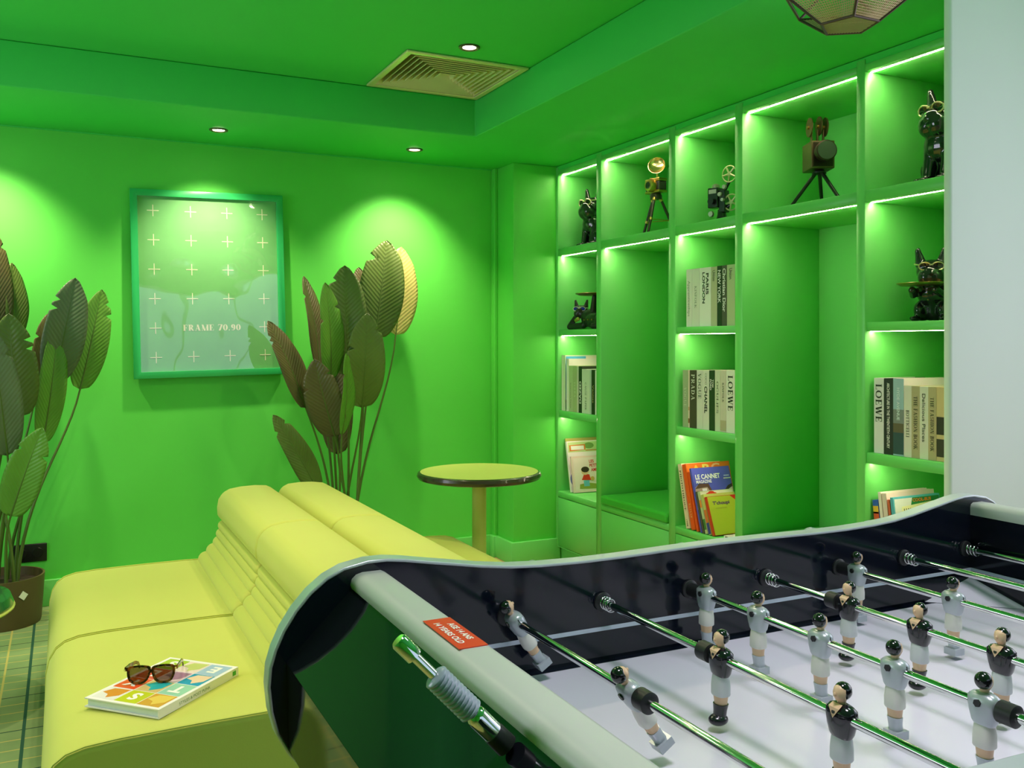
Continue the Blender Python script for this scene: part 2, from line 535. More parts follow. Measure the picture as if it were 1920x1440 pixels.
for i, (y0, y1) in enumerate(YC):
    # header and the full-width shelf under the top row
    bx(XF, XBK, y0, y1, 2.392, 2.42).build('shelf', GREENB, bc, smooth=0, bevel=0.0015, seg=1)
    led(y0, y1, 2.392)
    bx(XF, XBK, y0, y1, 1.890, 1.935).build('shelf', GREENB, bc, smooth=0, bevel=0.0015, seg=1)
    led(y0, y1, 1.890)
    if i in (0, 2, 4):
        for za, zb in ((1.395, 1.430), (0.888, 0.930)):
            bx(XF + 0.008, XBK, y0, y1, za, zb).build('shelf', GREENB, bc, smooth=0, bevel=0.0015, seg=1)
            led(y0, y1, za)
    # base cabinet
    bx(XF, XBK, y0, y1, 0.395, 0.430).build('cabinet_top', GREENB, bc, smooth=0, bevel=0.0015, seg=1)
    bx(XF + 0.02, XBK, y0, y1, 0.086, 0.395).build('cabinet_body', mat('green_shadow_gap', lin=(0.02, 0.12, 0.01), rough=0.6, vary=0.02), bc, smooth=0)
    bx(XF, XF + 0.018, y0 + 0.002, y1 - 0.002, 0.092, 0.391).build('cabinet_door', GREENB, bc, smooth=0, bevel=0.0015, seg=1)
    bx(XF, XBK, y0, y1, 0.085, 0.089).build('cabinet_floor', GREENB, bc, smooth=0)
CUSH = mat('green_bench_upholstery', lin=(0.05, 0.50, 0.04), rough=0.5, spec=0.35, sheen=0.1, bump=0.05, bscale=200, vary=0.03)
for k, (i, lab) in enumerate([(1, 'flat green seat cushion in the narrower bench niche beside the kids magazines'), (3, 'flat green seat cushion in the wide bench niche right of the leaning magazines')]):
    y0, y1 = YC[i]
    o = bx(XF - 0.012, XBK - 0.003, y0 + 0.006, y1 - 0.006, 0.4305, 0.482).build('bench_cushion', CUSH, bevel=0.014, seg=4)
    tag(o, lab, 'cushion', 'bench cushions in the bookcase')

# ------------------------------------------------------------------ downlights


def downlight(x, y, z, watts, label, ang=96, blend=1.0, tilt=(math.radians(17), 0)):
    t = thing('downlight', label, 'ceiling light', (x, y, z), group='recessed ceiling downlights')
    MB().lathe([(0.030, -0.0005), (0.047, -0.0005), (0.047, -0.005), (0.040, -0.008), (0.030, -0.004), (0.030, -0.0005)], n=32).build('trim_ring', mat('dark_trim_metal', rgb=(96, 92, 70), rough=0.35, metal=0.6, vary=0.05), t)
    MB().lathe([(0, -0.003), (0.024, -0.003), (0.030, -0.0015), (0, -0.0012)], n=24).build('lamp_lens', mat('downlight_lens', lin=(1.0, 0.9, 0.68), emit=30, rough=0.3), t)
    l = bpy.data.lights.new('downlight_beam', 'SPOT')
    l.energy = watts; l.color = WARM; l.spot_size = math.radians(ang); l.spot_blend = blend; l.shadow_soft_size = 0.03
    o = bpy.data.objects.new('downlight_beam', l); COL.objects.link(o); o.parent = t
    o.location = (0, 0, -0.03); o.rotation_euler = (tilt[0], tilt[1], 0)
    return t


downlight(0.718, 4.893, ZS, DOWN_W, 'small recessed downlight in the soffit above the framed poster')
downlight(1.790, 4.901, ZS, DOWN_W, 'small recessed downlight in the soffit above the second tall plant')
downlight(-0.354, 4.893, ZS, DOWN_W, 'recessed downlight in the soffit above the leftmost plant')
downlight(1.600, 3.682, ZC, TRAY_W, 'recessed downlight in the raised ceiling beside the air vent', 125, 0.9, (0, 0))
for x, y, lab in [(0.20, 3.35, 'recessed downlight over the far end of the left sofa seats'), (-0.75, 3.0, 'recessed downlight over the open carpet left of the sofa'),
                  (0.35, 2.72, 'recessed downlight over the near end of the sofa seats'), (1.45, 2.75, 'recessed downlight between the sofa and the football table')]:
    downlight(x, y, ZC, TRAY_W * (1.7 if x < -0.5 else 1), lab, 125, 0.9, (0, 0))
for y, lab in [(2.3, 'added downlight bouncing green light off the left wall')]:  # unseen downlight, added for the green bounce from the left wall
    downlight(-2.25, y, ZN if y < YN else ZC, TRAY_W * 2, lab, 138, 1.0, (0, 0))

# two soft fill lamps added out of view to light the football table from above
for x, y, lab in [(0.55, 0.60, 'added round fill lamp over the near end of the football table'), (1.75, 0.75, 'added round fill lamp over the far end of the football table')]:
    t = thing('table_fill_lamp', lab, 'ceiling light', (x, y, ZN), group='added fill lamps over the football table')
    MB().lathe([(0.27, 0), (0.28, 0), (0.28, -0.06), (0.27, -0.06), (0.27, 0)], n=48).build('rim', SILVERM, t)
    MB().lathe([(0, -0.050), (0.27, -0.050), (0.27, -0.046), (0, -0.046)], n=48).build('diffuser', mat('fill_lamp_diffuser', lin=(0.80, 0.90, 1.0), emit=4.0), t)
    l = bpy.data.lights.new('fill_lamp_beam', 'SPOT')
    l.energy = TABLE_W; l.color = (1.0, 0.88, 1.0); l.spot_size = math.radians(62); l.spot_blend = 0.6; l.shadow_soft_size = 0.25
    o = bpy.data.objects.new('fill_lamp_beam', l); COL.objects.link(o); o.parent = t; o.location = (0, 0, -0.07)

# ------------------------------------------------------------------ air vent
vent = thing('air_vent', 'square ceiling air diffuser with concentric tilted slats', 'air vent', (1.666, 4.129, ZC))
VM = mat('vent_metal', rgb=(228, 222, 168), rough=0.4, metal=0.3, vary=0.05)
ho, hi = 0.303, 0.272
o4 = [(-ho, -ho), (ho, -ho), (ho, ho), (-ho, ho)]; i4 = [(-hi, -hi), (hi, -hi), (hi, hi), (-hi, hi)]
MB().ring(o4, i4, -0.012, -0.0005, 'z').build('frame', VM, vent, bevel=0.004, seg=2)
MB().box(-hi, hi, -0.276, 0.276, 0.085, 0.09).build('duct_back', mat('duct_black', lin=(0.004, 0.004, 0.004), rough=0.8, vary=0.1), vent)
d4 = MB()
for a, b in (((-hi, -hi + 0.002), (-hi, hi)), ((hi - 0.002, hi), (-hi, hi)), ((-hi, hi), (-hi, -hi + 0.002)), ((-hi, hi), (hi - 0.002, hi))):
    d4.box(a[0], a[1], b[0], b[1], 0.0, 0.086)
d4.build('duct_sides', mat('duct_black'), vent)
NR = 9
for k in range(NR):
    so_ = 0.268 - k * 0.0285          # outer, lower edge
    si_ = so_ - 0.024                 # inner, upper edge
    z0, z1 = -0.006, 0.052
    if si_ < 0.004:
        si_ = 0.004
    me = MB().add([(-so_, so_, z0), (so_, so_, z0), (si_, si_, z1), (-si_, si_, z1),
                   (-so_, so_ + 0.0015, z0 + 0.002), (so_, so_ + 0.0015, z0 + 0.002), (si_, si_ + 0.0015, z1 + 0.002), (-si_, si_ + 0.0015, z1 + 0.002)],
                  [(0, 1, 2, 3), (7, 6, 5, 4), (0, 4, 5, 1), (3, 2, 6, 7), (0, 3, 7, 4), (1, 5, 6, 2)]).mesh('slat', VM, 0)
    for q in range(4):
        link('slat', me, vent, rot=(0, 0, q * PI / 2))

# ------------------------------------------------------------------ framed poster
FR = mat('green_lacquered_frame', lin=(0.03, 0.46, 0.13), rough=0.3, vary=0.02)
PP = mat('green_poster_paper', lin=(0.20, 0.56, 0.20), rough=0.6, vary=0.10, vscale=6)
PRT = mat('pale_print_ink', lin=(0.95, 0.93, 0.70), rough=0.6, vary=0.02)
po = thing('framed_poster', 'green framed poster with rows of white crosses and lettering', 'poster', (0.727, YB - 0.001, 1.672), (math.radians(-0.7), math.radians(-1.2), 0))
W2, H2, fw = 0.402, 0.507, 0.036
MB().ring([(-W2, -H2), (W2, -H2), (W2, H2), (-W2, H2)], [(-W2 + fw, -H2 + fw), (W2 - fw, -H2 + fw), (W2 - fw, H2 - fw), (-W2 + fw, H2 - fw)], -0.040, -0.006).build('frame', FR, po, bevel=0.002, seg=2, smooth=0)
MB().box(-W2 + 0.01, W2 - 0.01, -0.020, -0.010, -H2 + 0.01, H2 - 0.01).build('poster_sheet', PP, po, smooth=0)
cr = MB()
for r, z in enumerate((0.396, 0.238, 0.080, -0.079, -0.237, -0.395)):
    for cx in (-0.288, -0.096, 0.096, 0.288):
        if r == 4 and abs(cx) < 0.2:
            continue
        cr.box(cx - 0.030, cx + 0.030, -0.0212, -0.0202, z - 0.0021, z + 0.0021)
        cr.box(cx - 0.0021, cx + 0.0021, -0.0212, -0.0203, z - 0.031, z + 0.031)
cr.build('printed_crosses', PRT, po, smooth=0)
lettering('printed_title', 'FRAME 70.90', po, (0.004 - 0.1525, -0.0203, -0.2545), (1, 0, 0), (0, 0, 1), 0.034, 0.305, PRT, 'serif', T=0.24)
gl = bpy.data.materials.new('wavy_acrylic_glazing'); gl.use_nodes = True
n = gl.node_tree; n.nodes.clear()
out = n.nodes.new('ShaderNodeOutputMaterial'); mixs = n.nodes.new('ShaderNodeMixShader'); tr = n.nodes.new('ShaderNodeBsdfTransparent')
gs = n.nodes.new('ShaderNodeBsdfGlossy'); gs.inputs['Roughness'].default_value = 0.03
nz = n.nodes.new('ShaderNodeTexNoise'); nz.inputs['Scale'].default_value = 3.2; nz.inputs['Detail'].default_value = 1
t2 = n.nodes.new('ShaderNodeTexCoord'); bp = n.nodes.new('ShaderNodeBump'); bp.inputs['Strength'].default_value = 0.2; bp.inputs['Distance'].default_value = 0.05
n.links.new(t2.outputs['Object'], nz.inputs['Vector']); n.links.new(nz.outputs['Fac'], bp.inputs['Height'])
n.links.new(bp.outputs['Normal'], gs.inputs['Normal']); mixs.inputs[0].default_value = 0.09
n.links.new(tr.outputs[0], mixs.inputs[1]); n.links.new(gs.outputs[0], mixs.inputs[2]); n.links.new(mixs.outputs[0], out.inputs[0])
bx(-W2 + 0.02, W2 - 0.02, -0.0285, -0.0265, -H2 + 0.02, H2 - 0.02).build('glazing', gl, po, smooth=0)

# socket on the back wall
sk = thing('wall_socket', 'black double wall socket low on the green wall behind the left plant', 'socket', (-0.156, YB, 0.278))
SKM = mat('black_switch_plastic', lin=(0.006, 0.006, 0.006), rough=0.35, vary=0.1)
bx(-0.08, 0.08, -0.010, 0, -0.046, 0.046).build('plate', SKM, sk, bevel=0.004, smooth=0)
for dx in (-0.038, 0.038):
    MB().tube([(dx, -0.0098, 0), (dx, -0.013, 0)], [0.026, 0.024], 24).build('outlet', SKM, sk)

# ------------------------------------------------------------------ modular sofa


def sofa(side, y0, y1, label):
    X = (lambda x: x) if side > 0 else (lambda x: 1.74 - x)
    t = thing('sofa_module', label, 'sofa', (X(0.40), (y0 + y1) / 2, 0), group='back-to-back sofa modules')
    ox, oy = X(0.40), (y0 + y1) / 2
    g = 0.004
    ya, yb = y0 + g - oy, y1 - g - oy
    lx = lambda x: X(x) - ox
    bx(min(lx(0.05), lx(0.82)), max(lx(0.05), lx(0.82)), ya + 0.05, yb - 0.05, 0, 0.055).build('plinth', RUBBER, t, smooth=0)
    pf = [(-0.030, 0.05), (-0.046, 0.10), (-0.052, 0.20), (-0.050, 0.29), (-0.040, 0.335), (-0.022, 0.366), (0.004, 0.385), (0.045, 0.396), (0.12, 0.401), (0.30, 0.404),
          (0.48, 0.404), (0.545, 0.402), (0.60, 0.395), (0.64, 0.38), (0.64, 0.05)]
    MB().prism([(lx(a), b) for a, b in pf], ya, yb).build('seat', LIME, t, bevel=0.016, seg=4, smooth=60)
    # welted seam round the end of the seat
    for yy in (ya + 0.004, yb - 0.004):
        MB().tube([(lx(a), yy, b) for a, b in pf[1:12]], 0.0022, 6).build('seam', LIME, t)
    for a, b, r in [(0.560, 0.405, 0.034), (0.593, 0.438, 0.034), (0.6145, 0.474, 0.027), (0.6255, 0.510, 0.0245), (0.6335, 0.545, 0.024)]:
        MB().tube([(lx(a), ya + 0.001, b), (lx(a), ya + 0.006, b), (lx(a), ya + 0.020, b), (lx(a), ya + 0.045, b), (lx(a), yb - 0.045, b), (lx(a), yb - 0.020, b), (lx(a), yb - 0.006, b), (lx(a), yb - 0.001, b)],
                  [r * .6, r * .82, r * .96, r, r, r * .96, r * .82, r * .6], 20).build('channel_roll', LIME, t, smooth=70)
    bf = [(0.650, 0.560), (0.622, 0.570), (0.610, 0.592), (0.608, 0.625), (0.614, 0.660), (0.632, 0.688), (0.662, 0.703), (0.71, 0.710), (0.77, 0.712), (0.82, 0.708), (0.850, 0.694),
          (0.864, 0.668), (0.867, 0.62), (0.867, 0.06), (0.655, 0.06)]
    MB().prism([(lx(a), b) for a, b in bf], ya, yb).build('backrest', LIME, t, bevel=0.016, seg=4, smooth=60)
    return t


sofa(1, 2.372, 3.290, 'chartreuse sofa module with the magazine and sunglasses on its seat')
sofa(1, 3.290, 4.208, 'chartreuse sofa module at the far left beside the plant in the brown pot')
sofa(-1, 3.290, 4.208, 'chartreuse sofa module at the far right beside the round table')
sofa(-1, 2.372, 3.290, 'chartreuse sofa module on the right, mostly hidden behind the football table')

# ------------------------------------------------------------------ round table
rt = thing('round_table', 'round lime bar table with a dark rounded edge on a lime post', 'table', (1.895, 4.235, 0))
MB().lathe([(0, 0.697), (0.298, 0.697), (0.299, 0.6985), (0, 0.7)][:2] + [(0.299, 0.700), (0, 0.7005)], n=72).build('table_top', LIMEH, rt)
MB().lathe([(0.0, 0.662), (0.296, 0.662), (0.309, 0.667), (0.316, 0.680), (0.312, 0.694), (0.303, 0.6995), (0.2985, 0.6995), (0.2985, 0.6965), (0, 0.6965)], n=72).build('table_edge', mat('dark_bullnose_edge', rgb=(52, 44, 34), rough=0.25, coat=0.4, vary=0.1), rt)
MB().lathe([(0.036, 0.012), (0.036, 0.662)], n=32).build('post', LIMEH, rt)
MB().lathe([(0, 0), (0.17, 0), (0.17, 0.008), (0.06, 0.016), (0.036, 0.03), (0, 0.03)], n=48).build('base', LIMEH, rt)

# low side table cut by the left edge of the picture
st = thing('side_table', 'dark green low table with a lime rim at the left picture edge', 'table', (-0.462, 3.792, 0))
MB().tube([(0.2985 * math.cos(a), 0.2985 * math.sin(a), 0.395) for a in [2 * PI * i / 72 for i in range(72)]], 0.006, 8, closed=True).build('lime_rim', LIMEH, st)
MB().lathe([(0, 0.442), (0.262, 0.442), (0.262, 0.445), (0, 0.446)], n=64).build('table_top', mat('dark_green_lacquer', lin=(0.01, 0.06, 0.03), rough=0.2, coat=0.4, vary=0.1), st)
MB().lathe([(0.0, 0.371), (0.262, 0.371), (0.290, 0.381), (0.300, 0.408), (0.290, 0.435), (0.262, 0.4445), (0.262, 0.441), (0, 0.441)], n=64).build('table_edge', mat('dark_green_gloss_edge', lin=(0.015, 0.11, 0.04), rough=0.2, coat=0.4, vary=0.05), st)
MB().lathe([(0.03, 0.01), (0.03, 0.371)], n=24).build('post', mat('dark_green_lacquer'), st)
MB().lathe([(0, 0), (0.2, 0), (0.2, 0.008), (0.03, 0.02), (0, 0.02)], n=40).build('base', mat('dark_green_lacquer'), st)

# ------------------------------------------------------------------ plants


def leafmat(name, c1, c2, rough=0.42):
    m = bpy.data.materials.new(name); m.use_nodes = True
    t = m.node_tree; p = t.nodes['Principled BSDF']; p.inputs['Roughness'].default_value = rough
    p.inputs['Specular IOR Level'].default_value = 0.4
    uv = t.nodes.new('ShaderNodeUVMap'); uv.uv_map = 'UVMap'
    sp = t.nodes.new('ShaderNodeSeparateXYZ'); t.links.new(uv.outputs[0], sp.inputs[0])
    ab = t.nodes.new('ShaderNodeMath'); ab.operation = 'ABSOLUTE'; t.links.new(sp.outputs[0], ab.inputs[0])
    mu = t.nodes.new('ShaderNodeMath'); mu.operation = 'MULTIPLY_ADD'; mu.inputs[1].default_value = -0.10
    t.links.new(ab.outputs[0], mu.inputs[0]); t.links.new(sp.outputs[1], mu.inputs[2])
    sn = t.nodes.new('ShaderNodeMath'); sn.operation = 'MULTIPLY'; sn.inputs[1].default_value = 260
    t.links.new(mu.outputs[0], sn.inputs[0])
    s2 = t.nodes.new('ShaderNodeMath'); s2.operation = 'SINE'; t.links.new(sn.outputs[0], s2.inputs[0])
    bu = t.nodes.new('ShaderNodeBump'); bu.inputs['Strength'].default_value = 0.2; bu.inputs['Distance'].default_value = 0.003
    t.links.new(s2.outputs[0], bu.inputs['Height']); t.links.new(bu.outputs[0], p.inputs['Normal'])
    nz = t.nodes.new('ShaderNodeTexNoise'); nz.inputs['Scale'].default_value = 6
    tcx = t.nodes.new('ShaderNodeTexCoord'); t.links.new(tcx.outputs['Object'], nz.inputs['Vector'])
    mx = t.nodes.new('ShaderNodeMix'); mx.data_type = 'RGBA'; mx.inputs['A'].default_value = (*c1, 1); mx.inputs['B'].default_value = (*c2, 1)
    t.links.new(nz.outputs['Fac'], mx.inputs['Factor']); t.links.new(mx.outputs['Result'], p.inputs['Base Color'])
    return m


LEAF = [leafmat('leaf_olive', s2l((78, 98, 44)), s2l((102, 124, 58))),
        leafmat('leaf_brown_green', s2l((86, 74, 48)), s2l((102, 100, 60))),
        leafmat('leaf_mid_green', s2l((84, 134, 46)), s2l((108, 158, 60))),
        leafmat('leaf_pale_underside', s2l((176, 168, 96)), s2l((196, 186, 116))),
        leafmat('leaf_grey_green', s2l((88, 106, 78)), s2l((110, 124, 94)))]
STEM = mat('leaf_stem', rgb=(84, 108, 44), rough=0.5, vary=0.15, vscale=8)


def leaf(parent, tip, base, width, phi, mi, foot, fold=0.28, bend=0.05):
    tip, base = Vector(tip), Vector(base)
    ax = tip - base; L = ax.length; a = ax.normalized()
    mid = (tip + base) / 2
    v = Vector((0, 0, 1.35)) - mid
    v = (v - a * v.dot(a)).normalized()
    nrm = Matrix.Rotation(math.radians(phi), 3, a) @ v
    side = a.cross(nrm).normalized()
    NS, NW = 36, 5
    notch = {random.randint(27, 33): random.choice((-1, 1)), random.randint(22, 30): random.choice((-1, 1))}
    vs, uvs, fs = [], [], []
    for i in range(NS + 1):
        s = i / NS
        w = (max(0.0, math.sin(PI * s ** 0.85)) ** 0.42) * width / 2 * 1.12
        if s > 0.8:
            w *= 1 - 0.45 * ((s - 0.8) / 0.2) ** 1.5
        c = base + a * (s * L) + nrm * (bend * math.sin(PI * s) * L * 0.5 - bend * s * s * L)
        for j in range(-NW, NW + 1):
            u = j / NW
            ww = w
            if i in notch and notch[i] * u > 0.55:
                ww = w * 0.62
            p = c + side * (u * ww) - nrm * (-abs(u) * ww * fold + 0.10 * ww * u * u)
            p += nrm * 0.004 * math.sin(9 * s + 4 * u) * abs(u)
            vs.append(tuple(p)); uvs.append((u * ww / (width / 2 + 1e-6), s * L))
    M = 2 * NW + 1
    for i in range(NS):
        for j in range(M - 1):
            fs.append((i * M + j, i * M + j + 1, (i + 1) * M + j + 1, (i + 1) * M + j))
    me = bpy.data.meshes.new('leaf'); me.from_pydata(vs, [], fs)
    ul = me.uv_layers.new(name='UVMap')
    for lp in me.loops:
        ul.data[lp.index].uv = uvs[lp.vertex_index]
    me.shade_smooth(); me.materials.append(LEAF[mi])
    o = link('leaf', me, parent)
    sd = o.modifiers.new('thickness', 'SOLIDIFY'); sd.thickness = 0.0016
    # stem and midrib
    foot = Vector(foot)
    pts = []
    c1 = foot + Vector((0, 0, 0.35 * (base - foot).length)) + (base - foot) * 0.12
    c2 = base - a * 0.3 * (base - foot).length
    for i in range(13):
        q = i / 12
        pts.append(foot * (1 - q) ** 3 + c1 * 3 * q * (1 - q) ** 2 + c2 * 3 * q * q * (1 - q) + base * q ** 3)
    rr = [0.0085 - 0.004 * i / 12 for i in range(13)]
    for i in range(1, 10):
        s = i / 10
        pts.append(base + a * (s * L) + nrm * (bend * math.sin(PI * s) * L * 0.5 - bend * s * s * L) - nrm * 0.001)
        rr.append(0.0045 * (1 - s) + 0.0008)
    MB().tube(pts, rr, 8).build('stem', STEM, parent)


p2 = thing('potted_plant', 'tall potted banana-leaf plant behind the sofa below the second downlight', 'plant', (1.407, 4.96, 0), group='tall artificial banana plants')
PL2 = [((1.664, 5.0, 1.942), (1.582, 4.98, 1.377), 0.230, 8, 0), ((1.786, 5.08, 1.915), (1.726, 5.04, 1.396), 0.194, 30, 3), ((1.381, 4.9, 1.777), (1.402, 4.9, 1.171), 0.215, -5, 0),
       ((1.461, 4.72, 1.504), (1.459, 4.82, 0.999), 0.190, 10, 0), ((1.281, 4.85, 1.675), (1.301, 4.88, 1.15), 0.149, 42, 2), ((1.224, 5.08, 1.728), (1.273, 5.0, 1.182), 0.137, 52, 1),
       ((0.99, 4.92, 1.472), (1.174, 4.92, 1.001), 0.147, 42, 1), ((1.183, 4.78, 1.257), (1.319, 4.86, 0.845), 0.180, -15, 1), ((0.98, 4.75, 0.977), (1.232, 4.86, 0.542), 0.126, 25, 0),
       ((1.362, 4.72, 1.291), (1.341, 4.8, 0.858), 0.119, 60, 2), ((1.355, 5.06, 1.479), (1.375, 5.0, 0.728), 0.174, 0, 1), ((1.528, 5.1, 1.789), (1.541, 5.06, 1.359), 0.129, 15, 1)]


def to_local(v, o):
    return tuple(Vector(v) - Vector(o.location))


POTM = mat('brown_planter', rgb=(92, 78, 48), rough=0.55, vary=0.06, vscale=12)
SOIL = mat('planter_soil', rgb=(46, 32, 22), rough=0.9, bump=0.6, bscale=60, vary=0.3, vscale=30)


def plant(o, leaves, r, h):
    MB().lathe([(0, 0), (r * 0.90, 0), (r * 0.92, 0.012), (r, h), (r - 0.009, h + 0.001), (r - 0.012, h - 0.03), (0, h - 0.03)][:4] + [(r, h), (r - 0.009, h), (r * 0.93 - 0.009, 0.02), (0, 0.02)], n=56).build('pot', POTM, o)
    MB().lathe([(0, h - 0.045), (r - 0.014, h - 0.045), (r - 0.014, h - 0.040), (0, h - 0.034)], n=40).build('soil', SOIL, o)
    n = len(leaves)
    global cam_local
    for i, (tp, bs, w, ph, mi) in enumerate(leaves):
        a = 2 * PI * i / n
        foot = (math.cos(a) * r * 0.35, math.sin(a) * r * 0.35, h - 0.04)
        leaf_at(o, tp, bs, w, ph, mi, foot)


def leaf_at(o, tp, bs, w, ph, mi, foot):
    # leaves are written in room coordinates and kept relative to their plant
    loc = Vector(o.location)
    k = len(COL.objects)
    leaf(o, tp, bs, w, ph, mi, tuple(Vector(foot) + loc))
    for ob in list(COL.objects):
        if ob.parent == o and ob.name.split('.')[0] in ('leaf', 'stem') and 'placed' not in ob.data.keys():
            ob.data.transform(Matrix.Translation(-loc)); ob.data['placed'] = 1


plant(p2, PL2, 0.165, 0.24)
p1 = thing('potted_plant', 'tall potted banana-leaf plant in a brown pot at the left edge', 'plant', (-0.266, 5.035, 0), group='tall artificial banana plants')
PL1 = [((0.179, 5.06, 1.62), (0.075, 5.08, 1.117), 0.146, 10, 2), ((0.054, 4.95, 1.666), (-0.04, 5.02, 1.159), 0.172, 5, 4), ((-0.016, 4.96, 1.436), (-0.091, 5.02, 0.857), 0.119, 20, 2),
       ((-0.062, 5.1, 1.496), (-0.13, 5.08, 1.063), 0.106, 20, 1), ((-0.23, 4.82, 1.481), (-0.191, 4.92, 0.998), 0.188, -5, 0), ((-0.216, 5.1, 1.745), (-0.213, 5.08, 1.358), 0.115, 40, 0),
       ((-0.291, 5.02, 1.907), (-0.279, 5.04, 1.332), 0.118, 30, 1), ((-0.287, 4.72, 1.405), (-0.235, 4.88, 0.823), 0.154, 5, 4), ((-0.095, 4.74, 0.951), (-0.223, 4.9, 0.534), 0.153, -12, 2),
       ((-0.418, 4.9, 1.554), (-0.361, 5.0, 1.054), 0.162, 10, 0)]
plant(p1, PL1, 0.185, 0.23)
stk = bx(-0.016, 0.016, -0.001, 0.0, -0.016, 0.016).build('price_sticker', mat('white_sticker', rgb=(235, 235, 230), rough=0.5, vary=0.02), p1, smooth=0)
_a = math.radians(-58)
stk.location = (0.182 * math.cos(_a), 0.182 * math.sin(_a), 0.158); stk.rotation_euler = (0, math.radians(40), _a + PI / 2)

# ------------------------------------------------------------------ pendant lamp
pd = thing('pendant_lamp', 'faceted wire pendant lamp with woven panels hanging at the top edge', 'pendant lamp', (1.62, 1.544, 2.08))
WIRE = mat('pale_brass_wire', rgb=(196, 176, 140), rough=0.4, metal=0.7, vary=0.1)
DARKW = mat('dark_wire_frame', rgb=(92, 76, 70), rough=0.4, metal=0.7, vary=0.1)
rings = []
for r, z, off in ((0.066, 0, 18), (0.155, 0.062, 18), (0.178, 0.17, 54), (0.10, 0.29, 54)):
    rings.append([Vector((r * math.cos(math.radians(off + 72 * k)), r * math.sin(math.radians(off + 72 * k)), z)) for k in range(5)])
for R_ in rings:
    for k in range(5):
        MB().cyl(R_[k], R_[(k + 1) % 5], 0.0035, n=8).build('frame_bar', DARKW, pd)
for k in range(5):
    MB().cyl(rings[0][k], rings[1][k], 0.0035, n=8).build('frame_bar', DARKW, pd)
    MB().cyl(rings[1][k], rings[2][k], 0.0035, n=8).build('frame_bar', DARKW, pd)
    MB().cyl(rings[1][(k + 1) % 5], rings[2][k], 0.0035, n=8).build('frame_bar', DARKW, pd)
    MB().cyl(rings[2][k], rings[3][k], 0.0035, n=8).build('frame_bar', DARKW, pd)
    MB().cyl(rings[3][k], (0, 0, 0.34), 0.0035, n=8).build('frame_bar', DARKW, pd)


def wires(quad, nu, nv=0):
    A, B, C, D = quad
    m = MB()
    for i in range(nu + 1):
        q = i / nu
        m.tube([A.lerp(B, q), D.lerp(C, q)], 0.0013, 5)
    for i in range(nv + 1 if nv else 0):
        q = i / nv
        m.tube([A.lerp(D, q), B.lerp(C, q)], 0.0011, 5)
    m.build('woven_panel', WIRE, pd)


r0 = rings[0]
wires((r0[4].lerp(r0[0], .0), r0[0], r0[1], r0[2]), 1)
bm_ = MB()
for i in range(1, 26):            # parallel wires closing the bottom pentagon
    x = -0.066 + 0.132 * i / 26
    ys = []
    for k in range(5):
        a, b = r0[k], r0[(k + 1) % 5]
        if (a.x - x) * (b.x - x) < 0:
            ys.append(a.y + (b.y - a.y) * (x - a.x) / (b.x - a.x))
    if len(ys) == 2:
        bm_.tube([(x, ys[0], 0), (x, ys[1], 0)], 0.0014, 5)
bm_.build('woven_panel', WIRE, pd)
for k in (0, 2, 3):
    wires((rings[0][k], rings[0][(k + 1) % 5], rings[1][(k + 1) % 5], rings[1][k]), 24, 16)
for k in (1, 3):
    wires((rings[2][k], rings[2][(k + 1) % 5], rings[3][(k + 1) % 5], rings[3][k]), 24, 16)
MB().cyl((0, 0, 0.34), (0, 0, ZN - 2.08 - 0.02), 0.003, n=8).build('cord', RUBBER, pd)
MB().lathe([(0, ZN - 2.08 - 0.025), (0.05, ZN - 2.08 - 0.022), (0.05, ZN - 2.08), (0, ZN - 2.08)], n=32).build('canopy', DARKW, pd)
MB().lathe([(0.0, 0.19), (0.02, 0.195), (0.032, 0.22), (0.028, 0.25), (0.016, 0.275), (0.016, 0.31), (0.0, 0.34)], n=24).build('bulb', mat('opal_bulb_glass', rgb=(235, 230, 215), rough=0.2, vary=0.02), pd)

# ------------------------------------------------------------------ football table
TC = 1.0                              # centre line of the table in x
ft = thing('football_table', 'black and silver table football game with a pale blue playing field', 'football table', (TC, 0.855, 0))
OX, OY = TC, 0.855
WF, WN = 1.222, 0.488                 # inner faces of the long walls
WI0, WI1 = 0.402, 1.612               # inner faces of the end walls
ZF, ZR = 0.853, 0.945                 # playing field, rods


def T_(m):
    return m.xf(Matrix.Translation((-OX, -OY, 0)))


top = [(0.345, 1.0385), (0.378, 1.0445), (0.405, 1.0445), (0.432, 1.041), (0.470, 1.034), (0.505, 1.028), (0.550, 1.020), (0.599, 1.0135), (0.650, 1.010), (0.72, 1.0080), (0.80, 1.0080), (0.90, 1.0100), (1.0, 1.0110)]
arc = [(0.345, 0.735), (0.302, 0.766), (0.271, 0.806), (0.257, 0.832), (0.249, 0.862), (0.2455, 0.895), (0.2475, 0.920), (0.254, 0.942), (0.265, 0.966), (0.281, 0.990), (0.300, 1.011), (0.322, 1.028)]
left = [(0.46, 0.690), (0.40, 0.706)] + arc + top
outl = left + [(2 * TC - x, z) for x, z in reversed(left[:-1])]


def offset(poly, d):
    n = len(poly); out = []
    for i in range(n):
        a = Vector(poly[i - 1]); b = Vector(poly[(i + 1) % n]); t = (b - a).normalized()
        out.append((poly[i][0] - t.y * d, poly[i][1] + t.x * d))
    return out


